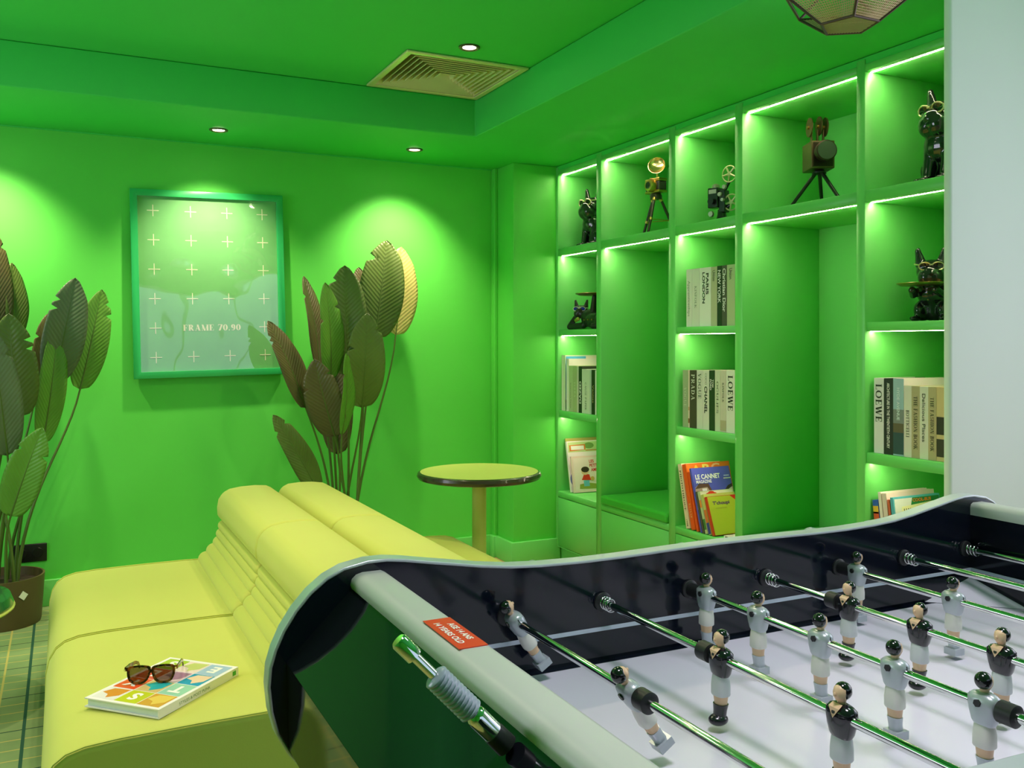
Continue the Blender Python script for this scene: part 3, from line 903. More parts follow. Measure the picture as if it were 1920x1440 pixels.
big = offset(outl, 0.0045)
if sum(a[0] * b[1] - b[0] * a[1] for a, b in zip(outl, outl[1:] + outl[:1])) > 0:
    big = offset(outl, -0.0045)
for y0, y1 in ((WF, WF + 0.026), (WN - 0.026, WN)):
    pn = T_(MB().prism(outl, y0, y1)).build('side_panel', INNERBLACK, ft, smooth=30)
    T_(MB().ring(big, outl, y0 - 0.0015, y1 + 0.0015)).build('edge_band', SILVERM, pn, smooth=35, bevel=0.0015, seg=2)
T_(MB().box(WI0, WI1, WN, WF, ZF - 0.018, ZF)).build('playing_field', mat('pale_blue_field', rgb=(222, 218, 234), rough=0.22, spec=0.5, vary=0.02, vscale=3), ft, smooth=0)
for y0, y1 in ((WF - 0.012, WF), (WN, WN + 0.012)):
    T_(MB().box(WI0, WI1, y0, y1, ZF, ZF + 0.0008)).build('field_border', INNERBLACK, ft, smooth=0)
STRIPE = mat('pale_wall_stripe', rgb=(196, 206, 224), rough=0.3, vary=0.02)
for y0, y1 in ((WF - 0.0018, WF), (WN, WN + 0.0018)):
    T_(MB().box(WI0, WI1, y0, y1, 0.8995, 0.9055)).build('wall_stripe', STRIPE, ft, smooth=0)
for sx in (0, 1):
    mx = (lambda x: x) if sx == 0 else (lambda x: 2 * TC + 0.014 - x)
    bb = lambda a, b: (min(mx(a), mx(b)), max(mx(a), mx(b)))
    x0, x1 = bb(WI0 - 0.012, WI0)
    T_(MB().box(x0, x1, WN, WF, ZF - 0.018, 1.02)).build('end_wall', INNERBLACK, ft, smooth=0)
    x0, x1 = bb(WI0, WI0 + 0.0018)
    T_(MB().box(x0, x1, WN + 0.002, WF - 0.002, 0.8995, 0.9055)).build('wall_stripe', STRIPE, ft, smooth=0)
    rp = [(0.356, 1.010), (0.353, 1.018), (0.355, 1.026), (0.361, 1.0315), (0.370, 1.034), (0.396, 1.034), (0.402, 1.031), (0.404, 1.025), (0.404, 1.010)]
    rl = T_(MB().prism([(mx(a), b) for a, b in rp], WN + 0.0005, WF - 0.0005)).build('end_rail', SILVER, ft, smooth=60)
    T_(MB().prism([(mx(a), b) for a, b in [(0.3585, 1.016), (0.2655, 0.925), (0.2755, 0.922), (0.367, 1.012)]], WN + 0.0006, WF - 0.0006)).build('upper_end_panel', GLOSSBLACK, ft, smooth=0)
    T_(MB().prism([(mx(a), b) for a, b in [(0.2655, 0.9245), (0.2690, 0.81), (0.40, 0.70), (0.408, 0.708), (0.279, 0.815), (0.2755, 0.9215)]], WN + 0.0006, WF - 0.0006)).build('lower_end_panel', GLOSSBLACK, ft, smooth=0)
    for yy, sg in ((WF, -1), (WN, 1)):
        xx = WI0
        A = (mx(xx), yy, ZF + 0.034); B = (mx(xx + 0.13), yy, ZF + 0.001); C_ = (mx(xx), yy + sg * 0.12, ZF + 0.001); D = (mx(xx), yy, ZF)
        T_(MB().add([A, B, C_, D], [(0, 1, 2), (0, 3, 1), (0, 2, 3), (1, 3, 2)])).build('corner_ramp', mat('pale_blue_field'), ft, smooth=0)
    for yy in (WN - 0.02, WF - 0.07):
        xa = mx(0.50)
        T_(MB().add([(xa - 0.045, yy, 0.70), (xa + 0.045, yy, 0.70), (xa + 0.045, yy + 0.09, 0.70), (xa - 0.045, yy + 0.09, 0.70),
                     (xa - 0.032, yy + 0.012, 0.0), (xa + 0.032, yy + 0.012, 0.0), (xa + 0.032, yy + 0.078, 0.0), (xa - 0.032, yy + 0.078, 0.0)],
                    [(0, 1, 2, 3), (7, 6, 5, 4), (0, 4, 5, 1), (1, 5, 6, 2), (2, 6, 7, 3), (3, 7, 4, 0)])).build('leg', SILVERM, ft, bevel=0.006, smooth=0)
T_(MB().box(0.40, 1.60, WN, WF, 0.70, ZF - 0.0185)).build('cabinet', GLOSSBLACK, ft, smooth=0)
# red age sticker on the near rail
RED = mat('red_sticker', rgb=(222, 44, 22), rough=0.4, vary=0.03)
WHT = mat('white_print', rgb=(245, 240, 235), rough=0.5, vary=0.01)
sy = 0.9205
stc = T_(MB().box(0.3655, 0.3985, sy - 0.053, sy + 0.053, 1.0341, 1.0349)).build('age_sticker', RED, ft, smooth=0)
lettering('printed_text', 'AGE 14 ANS', stc, (0.3860 - OX, sy + 0.031 - OY, 1.0349), (0, -1, 0), (1, 0, 0), 0.0075, 0.060, WHT, bold=0.03, lift=0.0003)
lettering('printed_text', '14 YEARS OLD', stc, (0.3722 - OX, sy + 0.037 - OY, 1.0349), (0, -1, 0), (1, 0, 0), 0.0075, 0.075, WHT, bold=0.03, lift=0.0003)
# coin lever standing out of the near end panel
lb = Vector((0.3399 - OX, 0.7022 - OY, 1.0119 - 0.006)); lt = Vector((0.2487 - OX, 0.7212 - OY, 1.1037)); ld = (lt - lb)
lv = MB()
lever = MB().cyl(lb, lb + ld * 0.13, 0.0102, 0.0098, 24).build('coin_lever', RUBBER, ft)
P_ = lambda q: lb + ld * q
MB().tube([P_(0.12), P_(0.28), P_(0.30), P_(0.325)], [0.0092, 0.0092, 0.0088, 0.006], 28).build('collar', CHROME, lever)
gp = []; gr = []
for k in range(11):
    q0 = 0.33 + k * 0.031
    gp += [P_(q0), P_(q0 + 0.006), P_(q0 + 0.016), P_(q0 + 0.026)]; gr += [0.0098, 0.0112, 0.0112, 0.0098]
gp = [P_(0.32)] + gp + [P_(0.675)]; gr = [0.0060] + gr + [0.0050]
MB().tube(gp, gr, 32).build('ribbed_grip', mat('grey_grip_plastic', rgb=(150, 160, 176), rough=0.28, coat=0.3, vary=0.03), lever, smooth=30)
MB().cyl(P_(0.66), P_(0.86), 0.0045, n=20).build('shaft', CHROME, lever)
MB().tube([P_(0.85), P_(0.852), P_(0.985), P_(1.0)], [0.004, 0.0075, 0.0075, 0.006], 28).build('end_cap', CHROME, lever)

# ---- rods with their men
SKIN = mat('painted_skin', rgb=(236, 196, 160), rough=0.35, vary=0.03)
HAIR = mat('painted_black_hair', lin=(0.008, 0.008, 0.010), rough=0.12, coat=0.5, vary=0.1)
KIT = {'white': (mat('silver_shirt_paint', rgb=(186, 192, 200), rough=0.28, metal=0.3, vary=0.03), mat('white_shorts_paint', rgb=(232, 228, 222), rough=0.35, vary=0.02), mat('silver_boot_paint', rgb=(190, 196, 206), rough=0.3, metal=0.3, vary=0.03)),
       'black': (mat('black_shirt_paint', lin=(0.010, 0.010, 0.014), rough=0.12, coat=0.5, vary=0.1), mat('pale_shorts_paint', rgb=(214, 216, 220), rough=0.35, vary=0.02), mat('black_boot_paint', lin=(0.012, 0.012, 0.016), rough=0.2, coat=0.3, vary=0.1))}


def oval_loft(secs, n=20):
    """stack of superellipse sections (z, cx, rx, ry, power)"""
    vs = []; fs = []
    for z, cx, rx, ry, pw in secs:
        for k in range(n):
            a = 2 * PI * k / n
            c, s = math.cos(a), math.sin(a)
            vs.append((cx + rx * math.copysign(abs(c) ** (2 / pw), c), ry * math.copysign(abs(s) ** (2 / pw), s), z))
    for i in range(len(secs) - 1):
        for k in range(n):
            k2 = (k + 1) % n
            fs.append((i * n + k, i * n + k2, (i + 1) * n + k2, (i + 1) * n + k))
    fs.append(tuple(range(n))[::-1]); fs.append(tuple((len(secs) - 1) * n + k for k in range(n)))
    return MB().add(vs, fs)


PM = {}
PM['torso'] = oval_loft([(-0.0215, 0, 0.0085, 0.0120, 2.4), (-0.0175, 0, 0.0105, 0.0140, 2.6), (-0.008, 0, 0.0120, 0.0165, 2.6), (0.002, 0, 0.0125, 0.0185, 2.6), (0.0085, 0, 0.0115, 0.0185, 2.5), (0.0125, 0, 0.0085, 0.0145, 2.3), (0.0148, 0, 0.0050, 0.0080, 2.0)], 24)
PM['head'] = oval_loft([(0.0130, 0, 0.0045, 0.0050, 2), (0.0165, 0, 0.0045, 0.0050, 2), (0.0185, 0.001, 0.0062, 0.0056, 2), (0.0225, 0.0015, 0.0082, 0.0074, 2), (0.027, 0.001, 0.0090, 0.0082, 2), (0.0315, 0.0, 0.0085, 0.0078, 2), (0.0345, -0.0005, 0.0055, 0.005, 2)], 18)
PM['head'].ball((0.0100, 0, 0.0255), (0.0022, 0.0016, 0.0026), n=8, m=6)
hv = MB().ball((-0.0020, 0, 0.0275), (0.0098, 0.0095, 0.0098), n=20, m=14)
hk = []
for x, y, z in hv.v:                # hair leaves the face free
    if x > 0.002 and z < 0.0315:
        x = 0.002 + (x - 0.002) * 0.25
    hk.append((x, y, z))
hv.v = hk
PM['hair'] = hv
PM['shorts'] = oval_loft([(-0.0465, 0.0, 0.0098, 0.0112, 2.8), (-0.0450, 0.0, 0.0106, 0.0120, 2.8), (-0.034, 0, 0.0108, 0.0122, 2.6), (-0.026, 0, 0.0100, 0.0116, 2.5), (-0.0195, 0, 0.0090, 0.0110, 2.4)], 22)
PM['legs'] = oval_loft([(-0.0580, 0.0, 0.0072, 0.0085, 2.4), (-0.050, 0, 0.0082, 0.0092, 2.4), (-0.0455, 0, 0.0088, 0.0098, 2.4)], 18)
PM['boots_white'] = oval_loft([(-0.0755, 0.002, 0.0075, 0.0072, 3), (-0.068, 0.001, 0.0075, 0.0075, 2.8), (-0.0575, 0, 0.0082, 0.0092, 2.6)], 18).box(-0.0085, 0.0125, -0.0105, 0.0105, -0.0850, -0.0745)
PM['boots_black'] = oval_loft([(-0.0745, 0.002, 0.0075, 0.0075, 3), (-0.066, 0.001, 0.0078, 0.0080, 2.8), (-0.0575, 0, 0.0088, 0.0098, 2.6)], 18).ball((0.004, 0, -0.0775), (0.0135, 0.0115, 0.0075), n=18, m=10)
PM['bolt'] = MB().tube([(0.0105, 0, 0.004), (0.0142, 0, 0.004)], 0.0044, 6)
PM['boltf'] = MB().tube([(0.0105, 0, 0.0068), (0.0128, 0, 0.0080)], 0.0024, 10)
PM['collar'] = MB().add([(0.0118, -0.0075, 0.0120), (0.0118, 0.0075, 0.0120), (0.0138, 0.0, 0.0010), (0.0060, -0.007, 0.0155), (0.0060, 0.007, 0.0155)], [(0, 1, 2), (0, 3, 4, 1)])
MESH = {}
for team in KIT:
    sh, so2, bo = KIT[team]
    MESH[team] = {'player': PM['torso'].mesh('player', sh, 50), 'shorts': PM['shorts'].mesh('shorts', so2, 50), 'boots': PM['boots_' + team].mesh('boots', bo, 40),
                  'head': PM['head'].mesh('head', SKIN, 60), 'hair': PM['hair'].mesh('hair', HAIR, 70), 'legs': PM['legs'].mesh('legs', SKIN, 50)}
    if team == 'white':
        b = MB(); b.v = [(-x, y, z) for x, y, z in PM['bolt'].v]; b.f = list(PM['bolt'].f)
        MESH[team]['clamp_bolt'] = b.mesh('clamp_bolt', RUBBER, 30)
    else:
        MESH[team]['neckline'] = PM['collar'].mesh('neckline', SKIN, 0)
        MESH[team]['clamp_bolt'] = PM['boltf'].mesh('clamp_bolt', RUBBER, 30)
    # seam of the two-part clamp across the shirt
    MESH[team]['clamp_seam'] = MB().box(-0.0012, 0.0002, -0.01865, 0.01865, 0.0001, 0.0092).mesh('clamp_seam', RUBBER, 0)
BUMP = MB().tube([(0, -0.011, 0), (0, -0.0095, 0), (0, 0.0095, 0), (0, 0.011, 0)], [0.0100, 0.0125, 0.0125, 0.0100], 28).mesh('bumper', RUBBER, 40)
LONGB = MB().tube([(0, -0.016, 0), (0, -0.0145, 0), (0, 0.0145, 0), (0, 0.016, 0)], [0.0085, 0.0110, 0.0110, 0.0085], 28).mesh('bumper', RUBBER, 40)
spp = [(0.0095 * math.cos(a), -0.004 - 0.022 * a / (6 * PI), 0.0095 * math.sin(a)) for a in [6 * PI * i / 54 for i in range(55)]]
SPRING = MB().tube(spp, 0.0011, 6).mesh('spring', CHROME, 60)
BEAR = MB().tube([(0, 0, 0), (0, -0.0035, 0), (0, -0.005, 0), (0, -0.006, 0)], [0.0150, 0.0150, 0.0135, 0.0070], 32).mesh('bearing', RUBBER, 40)
BEARN = MB().tube([(0, 0, 0), (0, 0.0035, 0), (0, 0.005, 0), (0, 0.006, 0)], [0.0150, 0.0150, 0.0135, 0.0070], 32).mesh('bearing', RUBBER, 40)


def rod(x, team, ys, rot, label, far_bumper=None, bumpers=(), spring=False):
    t = thing('football_rod', label, 'football rod', (x, OY, ZR), (0, math.radians(rot), 0), 'rods of the football table')
    f = 1 if team == 'white' else -1
    far = WF + (0.03 if team == 'white' else 0.16); near = WN - (0.16 if team == 'white' else 0.03)
    MB().cyl((0, near - OY, 0), (0, far - OY, 0), 0.0056, n=24).build('steel_tube', CHROME, t)
    if team == 'white':
        MB().tube([(0, near - OY - 0.09, 0), (0, near - OY - 0.08, 0), (0, near - OY - 0.01, 0), (0, near - OY + 0.02, 0)], [0.010, 0.014, 0.014, 0.009], 20).build('handle', mat('grey_grip_plastic'), t)
    else:
        MB().tube([(0, far - OY + 0.09, 0), (0, far - OY + 0.08, 0), (0, far - OY + 0.01, 0), (0, far - OY - 0.02, 0)], [0.010, 0.014, 0.014, 0.009], 20).build('handle', mat('grey_grip_plastic'), t)
    for y in ys:
        p = link('player', MESH[team]['player'], t, (0, y - OY, 0), (0, 0, 0 if f > 0 else PI))
        for k, me in MESH[team].items():
            if k != 'player':
                link(k, me, p)
    for y in bumpers:
        link('bumper', BUMP, t, (0, y - OY, 0))
    if far_bumper:
        link('bumper', LONGB, t, (0, far_bumper - OY, 0))
    if spring:
        link('spring', SPRING, t, (0, WF - 0.003 - OY, 0))
    link('bearing', BEAR, ft, (x - OX, WF - OY, ZR)); link('bearing', BEARN, ft, (x - OX, WN - OY, ZR))


rod(0.4245, 'white', [0.855], 0, 'goalkeeper rod with one silver-shirted man behind the near end rail', bumpers=(1.18, 0.53))
rod(0.5905, 'white', [1.190, 0.890], -32, 'rod nearest the silver end rail with two tilted silver-shirted men', far_bumper=None, bumpers=(0.861,))
rod(0.7575, 'black', [0.934, 0.731, 0.530], 0, 'rod with three black-shirted men, second in from the near end', bumpers=(0.963,), spring=True)
rod(0.9255, 'white', [1.177, 1.055, 0.931, 0.807, 0.684], 0, 'rod with a row of five silver-shirted men', far_bumper=1.203, bumpers=(0.655,))
rod(1.0880, 'black', [1.036, 0.906, 0.780, 0.655, 0.530], 0, 'rod with a row of five black-shirted men', bumpers=(1.066, 0.501), spring=True)
rod(1.2575, 'white', [1.178, 0.984, 0.790], 0, 'rod with three silver-shirted men toward the far end', far_bumper=1.204, bumpers=(0.76,))
rod(1.4240, 'black', [0.74, 0.56], 0, 'empty-looking steel rod second from the far end rail', bumpers=(0.52,), spring=True)
rod(1.5950, 'black', [0.62], 0, 'steel rod closest to the far end rail', bumpers=(0.52,), spring=True)

# ------------------------------------------------------------------ books
PAL = {}


def pm(rgb, rough=0.45):
    rgb = (min(250, int(rgb[0] * 1.05)), rgb[1], min(250, int(rgb[2] * 1.06)))
    k = 'print_%d_%d_%d' % rgb
    return mat(k, rgb=rgb, rough=rough, vary=0.03, vscale=30)


CHAIN = [None]


def book(label, y, t, h, w, z, rgb, lean=0.0, x=2.785, spine=(), front=(), rough=0.45, group=None, name='book', spine_rgb=None, bands=()):
    if lean:                  # each leaning book rests against the one behind it
        c = CHAIN[0]
        tn_ = math.tan(math.radians(lean))
        if c and c[0] == group:
            y = min(y, c[1] - c[2] / math.cos(math.radians(c[3])) - 0.0035 - max(0, min(h, c[4]) * (tn_ - math.tan(math.radians(c[3])))))
        CHAIN[0] = (group, y, t, lean, h)
    o = thing(name, label, 'magazine' if name == 'magazine' else 'book', (x, y, z), (math.radians(-lean), 0, 0), group)
    cv = MB().box(0, 0.0025, -t, 0, 0, h).box(0.0025, w, -0.0022, 0, 0, h).box(0.0025, w, -t, -t + 0.0022, 0, h)
    cv.build('cover', pm(rgb, rough), o, smooth=0)
    bx(0.003, w - 0.004, -t + 0.0023, -0.0023, 0.003, h - 0.003).build('pages', PAPER, o, smooth=0)
    if spine_rgb:
        bx(-0.0006, 0, -t + 0.0004, -0.0004, 0.0005, h - 0.0005).build('spine_label', pm(spine_rgb), o, smooth=0)
    for a, b, c in bands:
        bx(-0.0009, -0.0003, -t + 0.0006, -0.0006, h * a, h * b).build('spine_band', pm(c), o, smooth=0)
    for it in spine:
        s, font, z0, ln, hf, c = it[:6]
        yo = it[6] if len(it) > 6 else 0.0
        up_ = it[7] if len(it) > 7 else False
        hh = t * hf
        if not up_:
            lettering('spine_title', s, o, (-0.0010, -t * (0.5 + yo) + hh / 2, h * z0), (0, 0, -1), (0, -1, 0), hh, h * ln, pm(c), font, bold=0.02 if font == 'bold' else 0, lift=0.0004)
        else:
            lettering('spine_title', s, o, (-0.0010, -t * (0.5 + yo) - hh / 2, h * z0), (0, 0, 1), (0, 1, 0), hh, h * ln, pm(c), font, bold=0.02 if font == 'bold' else 0, lift=0.0004)
    for k, it in enumerate(front):
        lf = 0.0004 + 0.00025 * k
        if it[0] == 'r':          # rectangle u0 v0 u1 v1
            _, u0, v0, u1, v1, c = it
            bx(w * u0, w * u1, -t - lf, -t, h * v0, h * v1).build('cover_print', pm(c), o, smooth=0)
        elif it[0] == 'o':        # oval
            _, u, v, ru, rv, c = it
            MB().prism([(w * (u + ru * math.cos(2 * PI * i / 20)), h * (v + rv * math.sin(2 * PI * i / 20))) for i in range(20)], -t - lf, -t).build('cover_print', pm(c), o, smooth=0)
        elif it[0] == 'p':        # polygon
            MB().prism([(w * u, h * v) for u, v in it[1]], -t - lf, -t).build('cover_print', pm(it[2]), o, smooth=0)
        else:                     # text
            _, s, font, u, v, hv, lv, c = it
            lettering('cover_title', s, o, (w * u, -t - lf, h * v), (1, 0, 0), (0, 0, 1), h * hv, w * lv, pm(c), font, bold=0.03 if font == 'bold' else 0, lift=0.0003)
    return o


WHITE = (232, 230, 220); SAGE = (186, 196, 156); INK = (36, 36, 32); DKG = (34, 52, 34); GREY = (150, 152, 140)
G1 = 'books on the middle shelf of the third column'
z = 1.4305
book('white book with pale grey vertical lettering at the left end of its row', 3.699, 0.045, 0.284, 0.21, z, WHITE, spine=[('Apprenticeships', 'sans', .80, .62, .42, GREY)], group=G1)
book('white book with small spaced grey capitals on its spine', 3.653, 0.058, 0.284, 0.21, z, (226, 224, 214), spine=[('KINFOLK', 'serif', .70, .38, .26, GREY)], group=G1)
book('thick white book with two black city names on its spine', 3.594, 0.087, 0.284, 0.22, z, (236, 236, 228), spine=[('PARIS', 'bold', .90, .36, .22, INK, .20), ('LONDON', 'bold', .92, .53, .22, INK, -.12)], group=G1)
book('beige-green book left of the black-spined city book', 3.506, 0.045, 0.283, 0.21, z, (190, 190, 158), spine=[('Union', 'sans', .94, .18, .45, (70, 74, 56))], group=G1)
book('black-spined book with bold white city lettering', 3.460, 0.034, 0.284, 0.21, z, DKG, spine=[('NEW YORK', 'bold', .93, .55, .60, (240, 240, 235))], group=G1)
book('dark grey book with tall white fashion house lettering', 3.425, 0.035, 0.284, 0.22, z, (84, 84, 74), spine=[('Christian Dior', 'bold', .95, .72, .62, (240, 240, 235))], group=G1)
book('sage green book at the right end, after the dark grey fashion book', 3.389, 0.056, 0.284, 0.21, z, SAGE, spine=[('Union', 'sans', .94, .18, .40, (60, 70, 50))], group=G1)
G2 = 'books on the lower shelf of the third column'
z = 0.9305
book('sage green book with pale capitals at the left end of its row', 3.729, 0.044, 0.284, 0.22, z, (160, 178, 140), spine=[('VOGUE', 'serif', .70, .34, .46, (200, 212, 184))], group=G2)
book('very thin cream book with a brown picture on its spine', 3.684, 0.011, 0.285, 0.21, z, (226, 210, 186), bands=[(.08, .16, (140, 96, 60)), (.30, .36, (200, 160, 120))], group=G2)
book('dark brown book with large white capitals', 3.672, 0.055, 0.285, 0.23, z, (74, 68, 54), spine=[('PRADA', 'serif', .93, .45, .50, (220, 224, 210))], group=G2)
book('white book with grey serif capitals between the brown and the fashion house book', 3.616, 0.047, 0.286, 0.22, z, (214, 218, 202), spine=[('VOGUE', 'serif', .95, .43, .50, (96, 112, 92))], group=G2)
book('white book with a two-word fashion house name', 3.568, 0.047, 0.287, 0.22, z, (218, 220, 204), spine=[('COCO', 'serif', .95, .19, .30, (140, 146, 128)), ('CHANEL', 'bold', .73, .45, .46, INK)], group=G2)
book('dark green book with small stacked white letters', 3.520, 0.042, 0.288, 0.22, z, (40, 66, 36), spine=[('TOM', 'bold', .85, .13, .30, (236, 238, 228), .18), ('FORD', 'bold', .85, .18, .30, (236, 238, 228), -.20)], group=G2)
book('pale green-white book with widely spaced small capitals', 3.477, 0.038, 0.289, 0.21, z, (206, 214, 186), spine=[('OCULIES', 'serif', .82, .52, .36, (100, 112, 88))], group=G2)
book('greige book with a tan block at the foot of its spine', 3.438, 0.043, 0.290, 0.21, z, (206, 202, 182), spine=[('KINFOLK', 'serif', .80, .32, .28, (110, 108, 92))], bands=[(.02, .19, (182, 172, 140))], group=G2)
book('wide white book with very large black capitals, right of the greige book', 3.394, 0.060, 0.291, 0.23, z, (226, 228, 214), spine=[('LOEWE', 'serif', .92, .56, .56, INK)], group=G2)
G3 = 'books on the lower shelf of the first column'
book('tall thin white picture book at the far left of its row', 4.968, 0.022, 0.343, 0.25, z, (228, 232, 206), group=G3)
book('tall thin picture book with a sky blue cover', 4.944, 0.020, 0.343, 0.27, z, (222, 230, 200), group=G3,
     front=[('r', .02, .02, .98, .98, (92, 190, 226)), ('r', .02, .02, .98, .2, (20, 110, 100)), ('o', .15, .45, .12, .08, (196, 128, 96)), ('o', .16, .62, .1, .06, (232, 190, 60)), ('r', .55, .86, .98, .98, (238, 226, 214))])
book('white hardback standing before the sky blue picture book', 4.908, 0.030, 0.322, 0.25, z, (238, 232, 222), group=G3)
book('light sage book with fine dotted lettering', 4.877, 0.047, 0.280, 0.22, z, (188, 200, 152), spine=[('Interiors Now', 'sans', .62, .55, .22, (96, 112, 80))], group=G3)
book('sage book with faint pale lettering beside the dotted one', 4.829, 0.049, 0.280, 0.22, z, (176, 190, 136), spine=[('TERRA', 'serif', .66, .34, .40, (206, 218, 176))], group=G3)
book('thin pale pink book right of the sage books', 4.779, 0.019, 0.278, 0.21, z, (214, 206, 190), group=G3)
book('black book with bold white letters running upward', 4.758, 0.037, 0.279, 0.24, z, (34, 44, 30), spine=[('DAZED', 'bold', .20, .48, .62, (238, 240, 228), 0, True)], group=G3)
book('wide off-white book with spaced grey capitals and a small bird mark', 4.720, 0.090, 0.263, 0.22, z, (222, 224, 206), spine=[('CAUSE PAPER', 'serif', .70, .62, .20, (130, 134, 116))], group=G3)
book('thin blue-grey book left of the gold-script book', 4.629, 0.018, 0.262, 0.2, z, (196, 200, 196), group=G3)
book('black book with gold script next to the upright', 4.610, 0.040, 0.262, 0.2, z, (36, 44, 26), spine=[('Vanitas', 'sans', .66, .40, .40, (204, 190, 120))], group=G3)
book('white book half hidden by the second upright', 4.569, 0.040, 0.260, 0.2, z, WHITE, group=G3)
G4 = 'books on the lower shelf of the fifth column'
book('white book with large black capitals at the left of the fifth column', 2.526, 0.046, 0.286, 0.22, z, (226, 226, 224), spine=[('LOEWE', 'serif', .92, .50, .62, INK)], group=G4)
book('black architecture book with a long white spine title', 2.479, 0.043, 0.286, 0.22, z, (40, 44, 44), spine=[('ARCHITECTURE IN THE TWENTIETH CENTURY', 'bold', .94, .86, .30, (236, 236, 230))], group=G4)
book('photo-spined book, pale blue above and dark below', 2.436, 0.048, 0.287, 0.27, z, (226, 214, 214), spine_rgb=(160, 190, 202), bands=[(.02, .30, (52, 78, 84)), (.30, .42, (104, 92, 72)), (.42, .60, (130, 138, 136))], spine=[('HYDE AVENUE', 'bold', .88, .42, .26, (220, 232, 234))], group=G4)
book('cream book with thin black serif capitals', 2.387, 0.033, 0.262, 0.24, z, (226, 220, 206), spine=[('BOTTICELLI', 'serif', .66, .38, .40, (80, 76, 64))], group=G4)
book('tan fashion book left of the cream places book', 2.354, 0.036, 0.262, 0.24, z, (186, 172, 134), spine=[('THE FASHION BOOK', 'serif', .86, .74, .44, (70, 62, 44))], group=G4)
book('cream book with typewriter-like lettering', 2.318, 0.036, 0.262, 0.24, z, (224, 222, 204), spine=[('Delicious Places', 'sans', .90, .66, .40, (66, 66, 58))], group=G4)
book('tan fashion book right of the cream places book', 2.282, 0.034, 0.262, 0.24, z, (190, 174, 132), spine=[('THE FASHION BOOK', 'serif', .86, .74, .44, (70, 62, 44))], group=G4)
book('beige book with dark square windows beside the white wall', 2.247, 0.050, 0.262, 0.24, z, (216, 190, 136), bands=[(.36, .60, (50, 46, 34)), (.06, .30, (60, 54, 40))], group=G4)

# leaning picture books and magazines on the base cabinets
z = 0.431
G5 = 'leaning picture books in the first column'
book('tall picture book at the back with an olive top edge', 4.888, 0.008, 0.330, 0.27, z, (168, 160, 84), lean=12, x=2.80, group=G5)
book('large white picture book with an orange-framed title', 4.877, 0.016, 0.312, 0.26, z, (236, 232, 226), lean=12, x=2.795, group=G5,
     front=[('r', .02, .78, .98, .98, (196, 214, 150)), ('o', .6, .9, .14, .06, (120, 160, 84)), ('p', [(.06, .80), (.50, .82), (.50, .93), (.06, .92)], (226, 128, 50)), ('r', .1, .825, .46, .905, (246, 240, 232)), ('r', .5, .80, .98, .815, (214, 110, 50)), ('o', .10, .25, .10, .12, (120, 130, 180))])
book('small pink picture book with red title letters, in front', 4.846, 0.014, 0.222, 0.20, z, (238, 206, 200), lean=12, x=2.80, group=G5,
     front=[('r', .06, .05, .96, .95, (244, 218, 212)), ('t', 'LES', 'bold', .62, .80, .085, .17, (206, 40, 36)), ('t', 'PETITS', 'bold', .62, .68, .09, .34, (206, 40, 36)), ('t', 'AMIS', 'bold', .66, .56, .09, .26, (206, 40, 36)),
            ('p', [(.2, .1), (.8, .08), (.9, .2), (.5, .26), (.22, .22)], (150, 160, 70)), ('r', .36, .16, .56, .32, (110, 180, 206)), ('p', [(.3, .34), (.62, .32), (.58, .48), (.40, .5)], (214, 52, 40)),
            ('o', .44, .57, .13, .10, (232, 190, 160)), ('o', .45, .62, .14, .08, (64, 50, 40)), ('o', .68, .36, .07, .06, (206, 160, 90))])
G6 = 'leaning magazines in the third column'
book('cream hardback leaning at the far left of the magazines', 3.674, 0.030, 0.318, 0.24, z, (232, 216, 180), lean=13, x=2.766, group=G6, spine=[('PHOTOTHEQUE', 'serif', .90, .62, .42, (60, 50, 40)), ('1968', 'sans', .14, .10, .30, (60, 50, 40))])
book('orange alphabet book behind the blue magazine', 3.642, 0.030, 0.322, 0.27, z, (236, 112, 34), lean=14, x=2.768, group=G6, spine_rgb=(236, 92, 30),
     front=[('r', .02, .02, .98, .98, (236, 124, 40)), ('t', 'A', 'bold', .12, .84, .13, .2, (244, 204, 60)), ('t', 'B', 'bold', .36, .85, .13, .17, (250, 230, 120)), ('t', 'C', 'bold', .56, .855, .13, .2, (246, 190, 140))], spine=[('BAZAAR', 'serif', .40, .22, .42, (250, 190, 120))])
book('orange paperback wedged before the alphabet book', 3.606, 0.016, 0.290, 0.20, z, (232, 84, 30), lean=15, x=2.768, group=G6)
book('blue town magazine with two house gables on its cover', 3.578, 0.012, 0.312, 0.235, z, (84, 84, 190), lean=17, x=2.768, group=G6, name='magazine',
     front=[('r', .01, .01, .99, .99, (86, 92, 200)), ('r', .01, .01, .99, .43, (206, 190, 170)), ('p', [(.0, 0.35), (.03, 0.69), (.10, 0.73), (.36, 0.73), (.50, 0.49), (.50, 0.37)], (176, 150, 140)), ('p', [(.02, 0.67), (.14, 0.75), (.38, 0.74), (.53, 0.49), (.48, 0.49), (.34, 0.69)], (96, 66, 60)),
            ('r', .20, .57, .32, .67, (226, 226, 232)), ('r', .06, .51, .16, .61, (220, 206, 200)), ('p', [(.74, 0.37), (.76, 0.57), (.90, 0.67), (.99, 0.69), (.99, 0.37)], (206, 198, 186)), ('p', [(.70, 0.57), (.88, 0.69), (.99, 0.72), (.99, 0.67), (.90, 0.64), (.74, 0.55)], (74, 66, 62)), ('r', .84, .49, .90, .57, (70, 76, 74)),
            ('t', 'LE CANNET', 'bold', .07, .82, .075, .64, (246, 246, 250)), ('t', 'MAGAZINE', 'bold', .07, .755, .05, .40, (230, 230, 245)), ('r', .80, .80, .98, .815, (230, 230, 240)), ('r', .82, .84, .95, .86, (170, 176, 224))])
book('dark-edged picture book between the blue magazine and the green ones', 3.560, 0.012, 0.200, 0.2, z, (84, 84, 70), lean=17, x=2.768, group=G6)
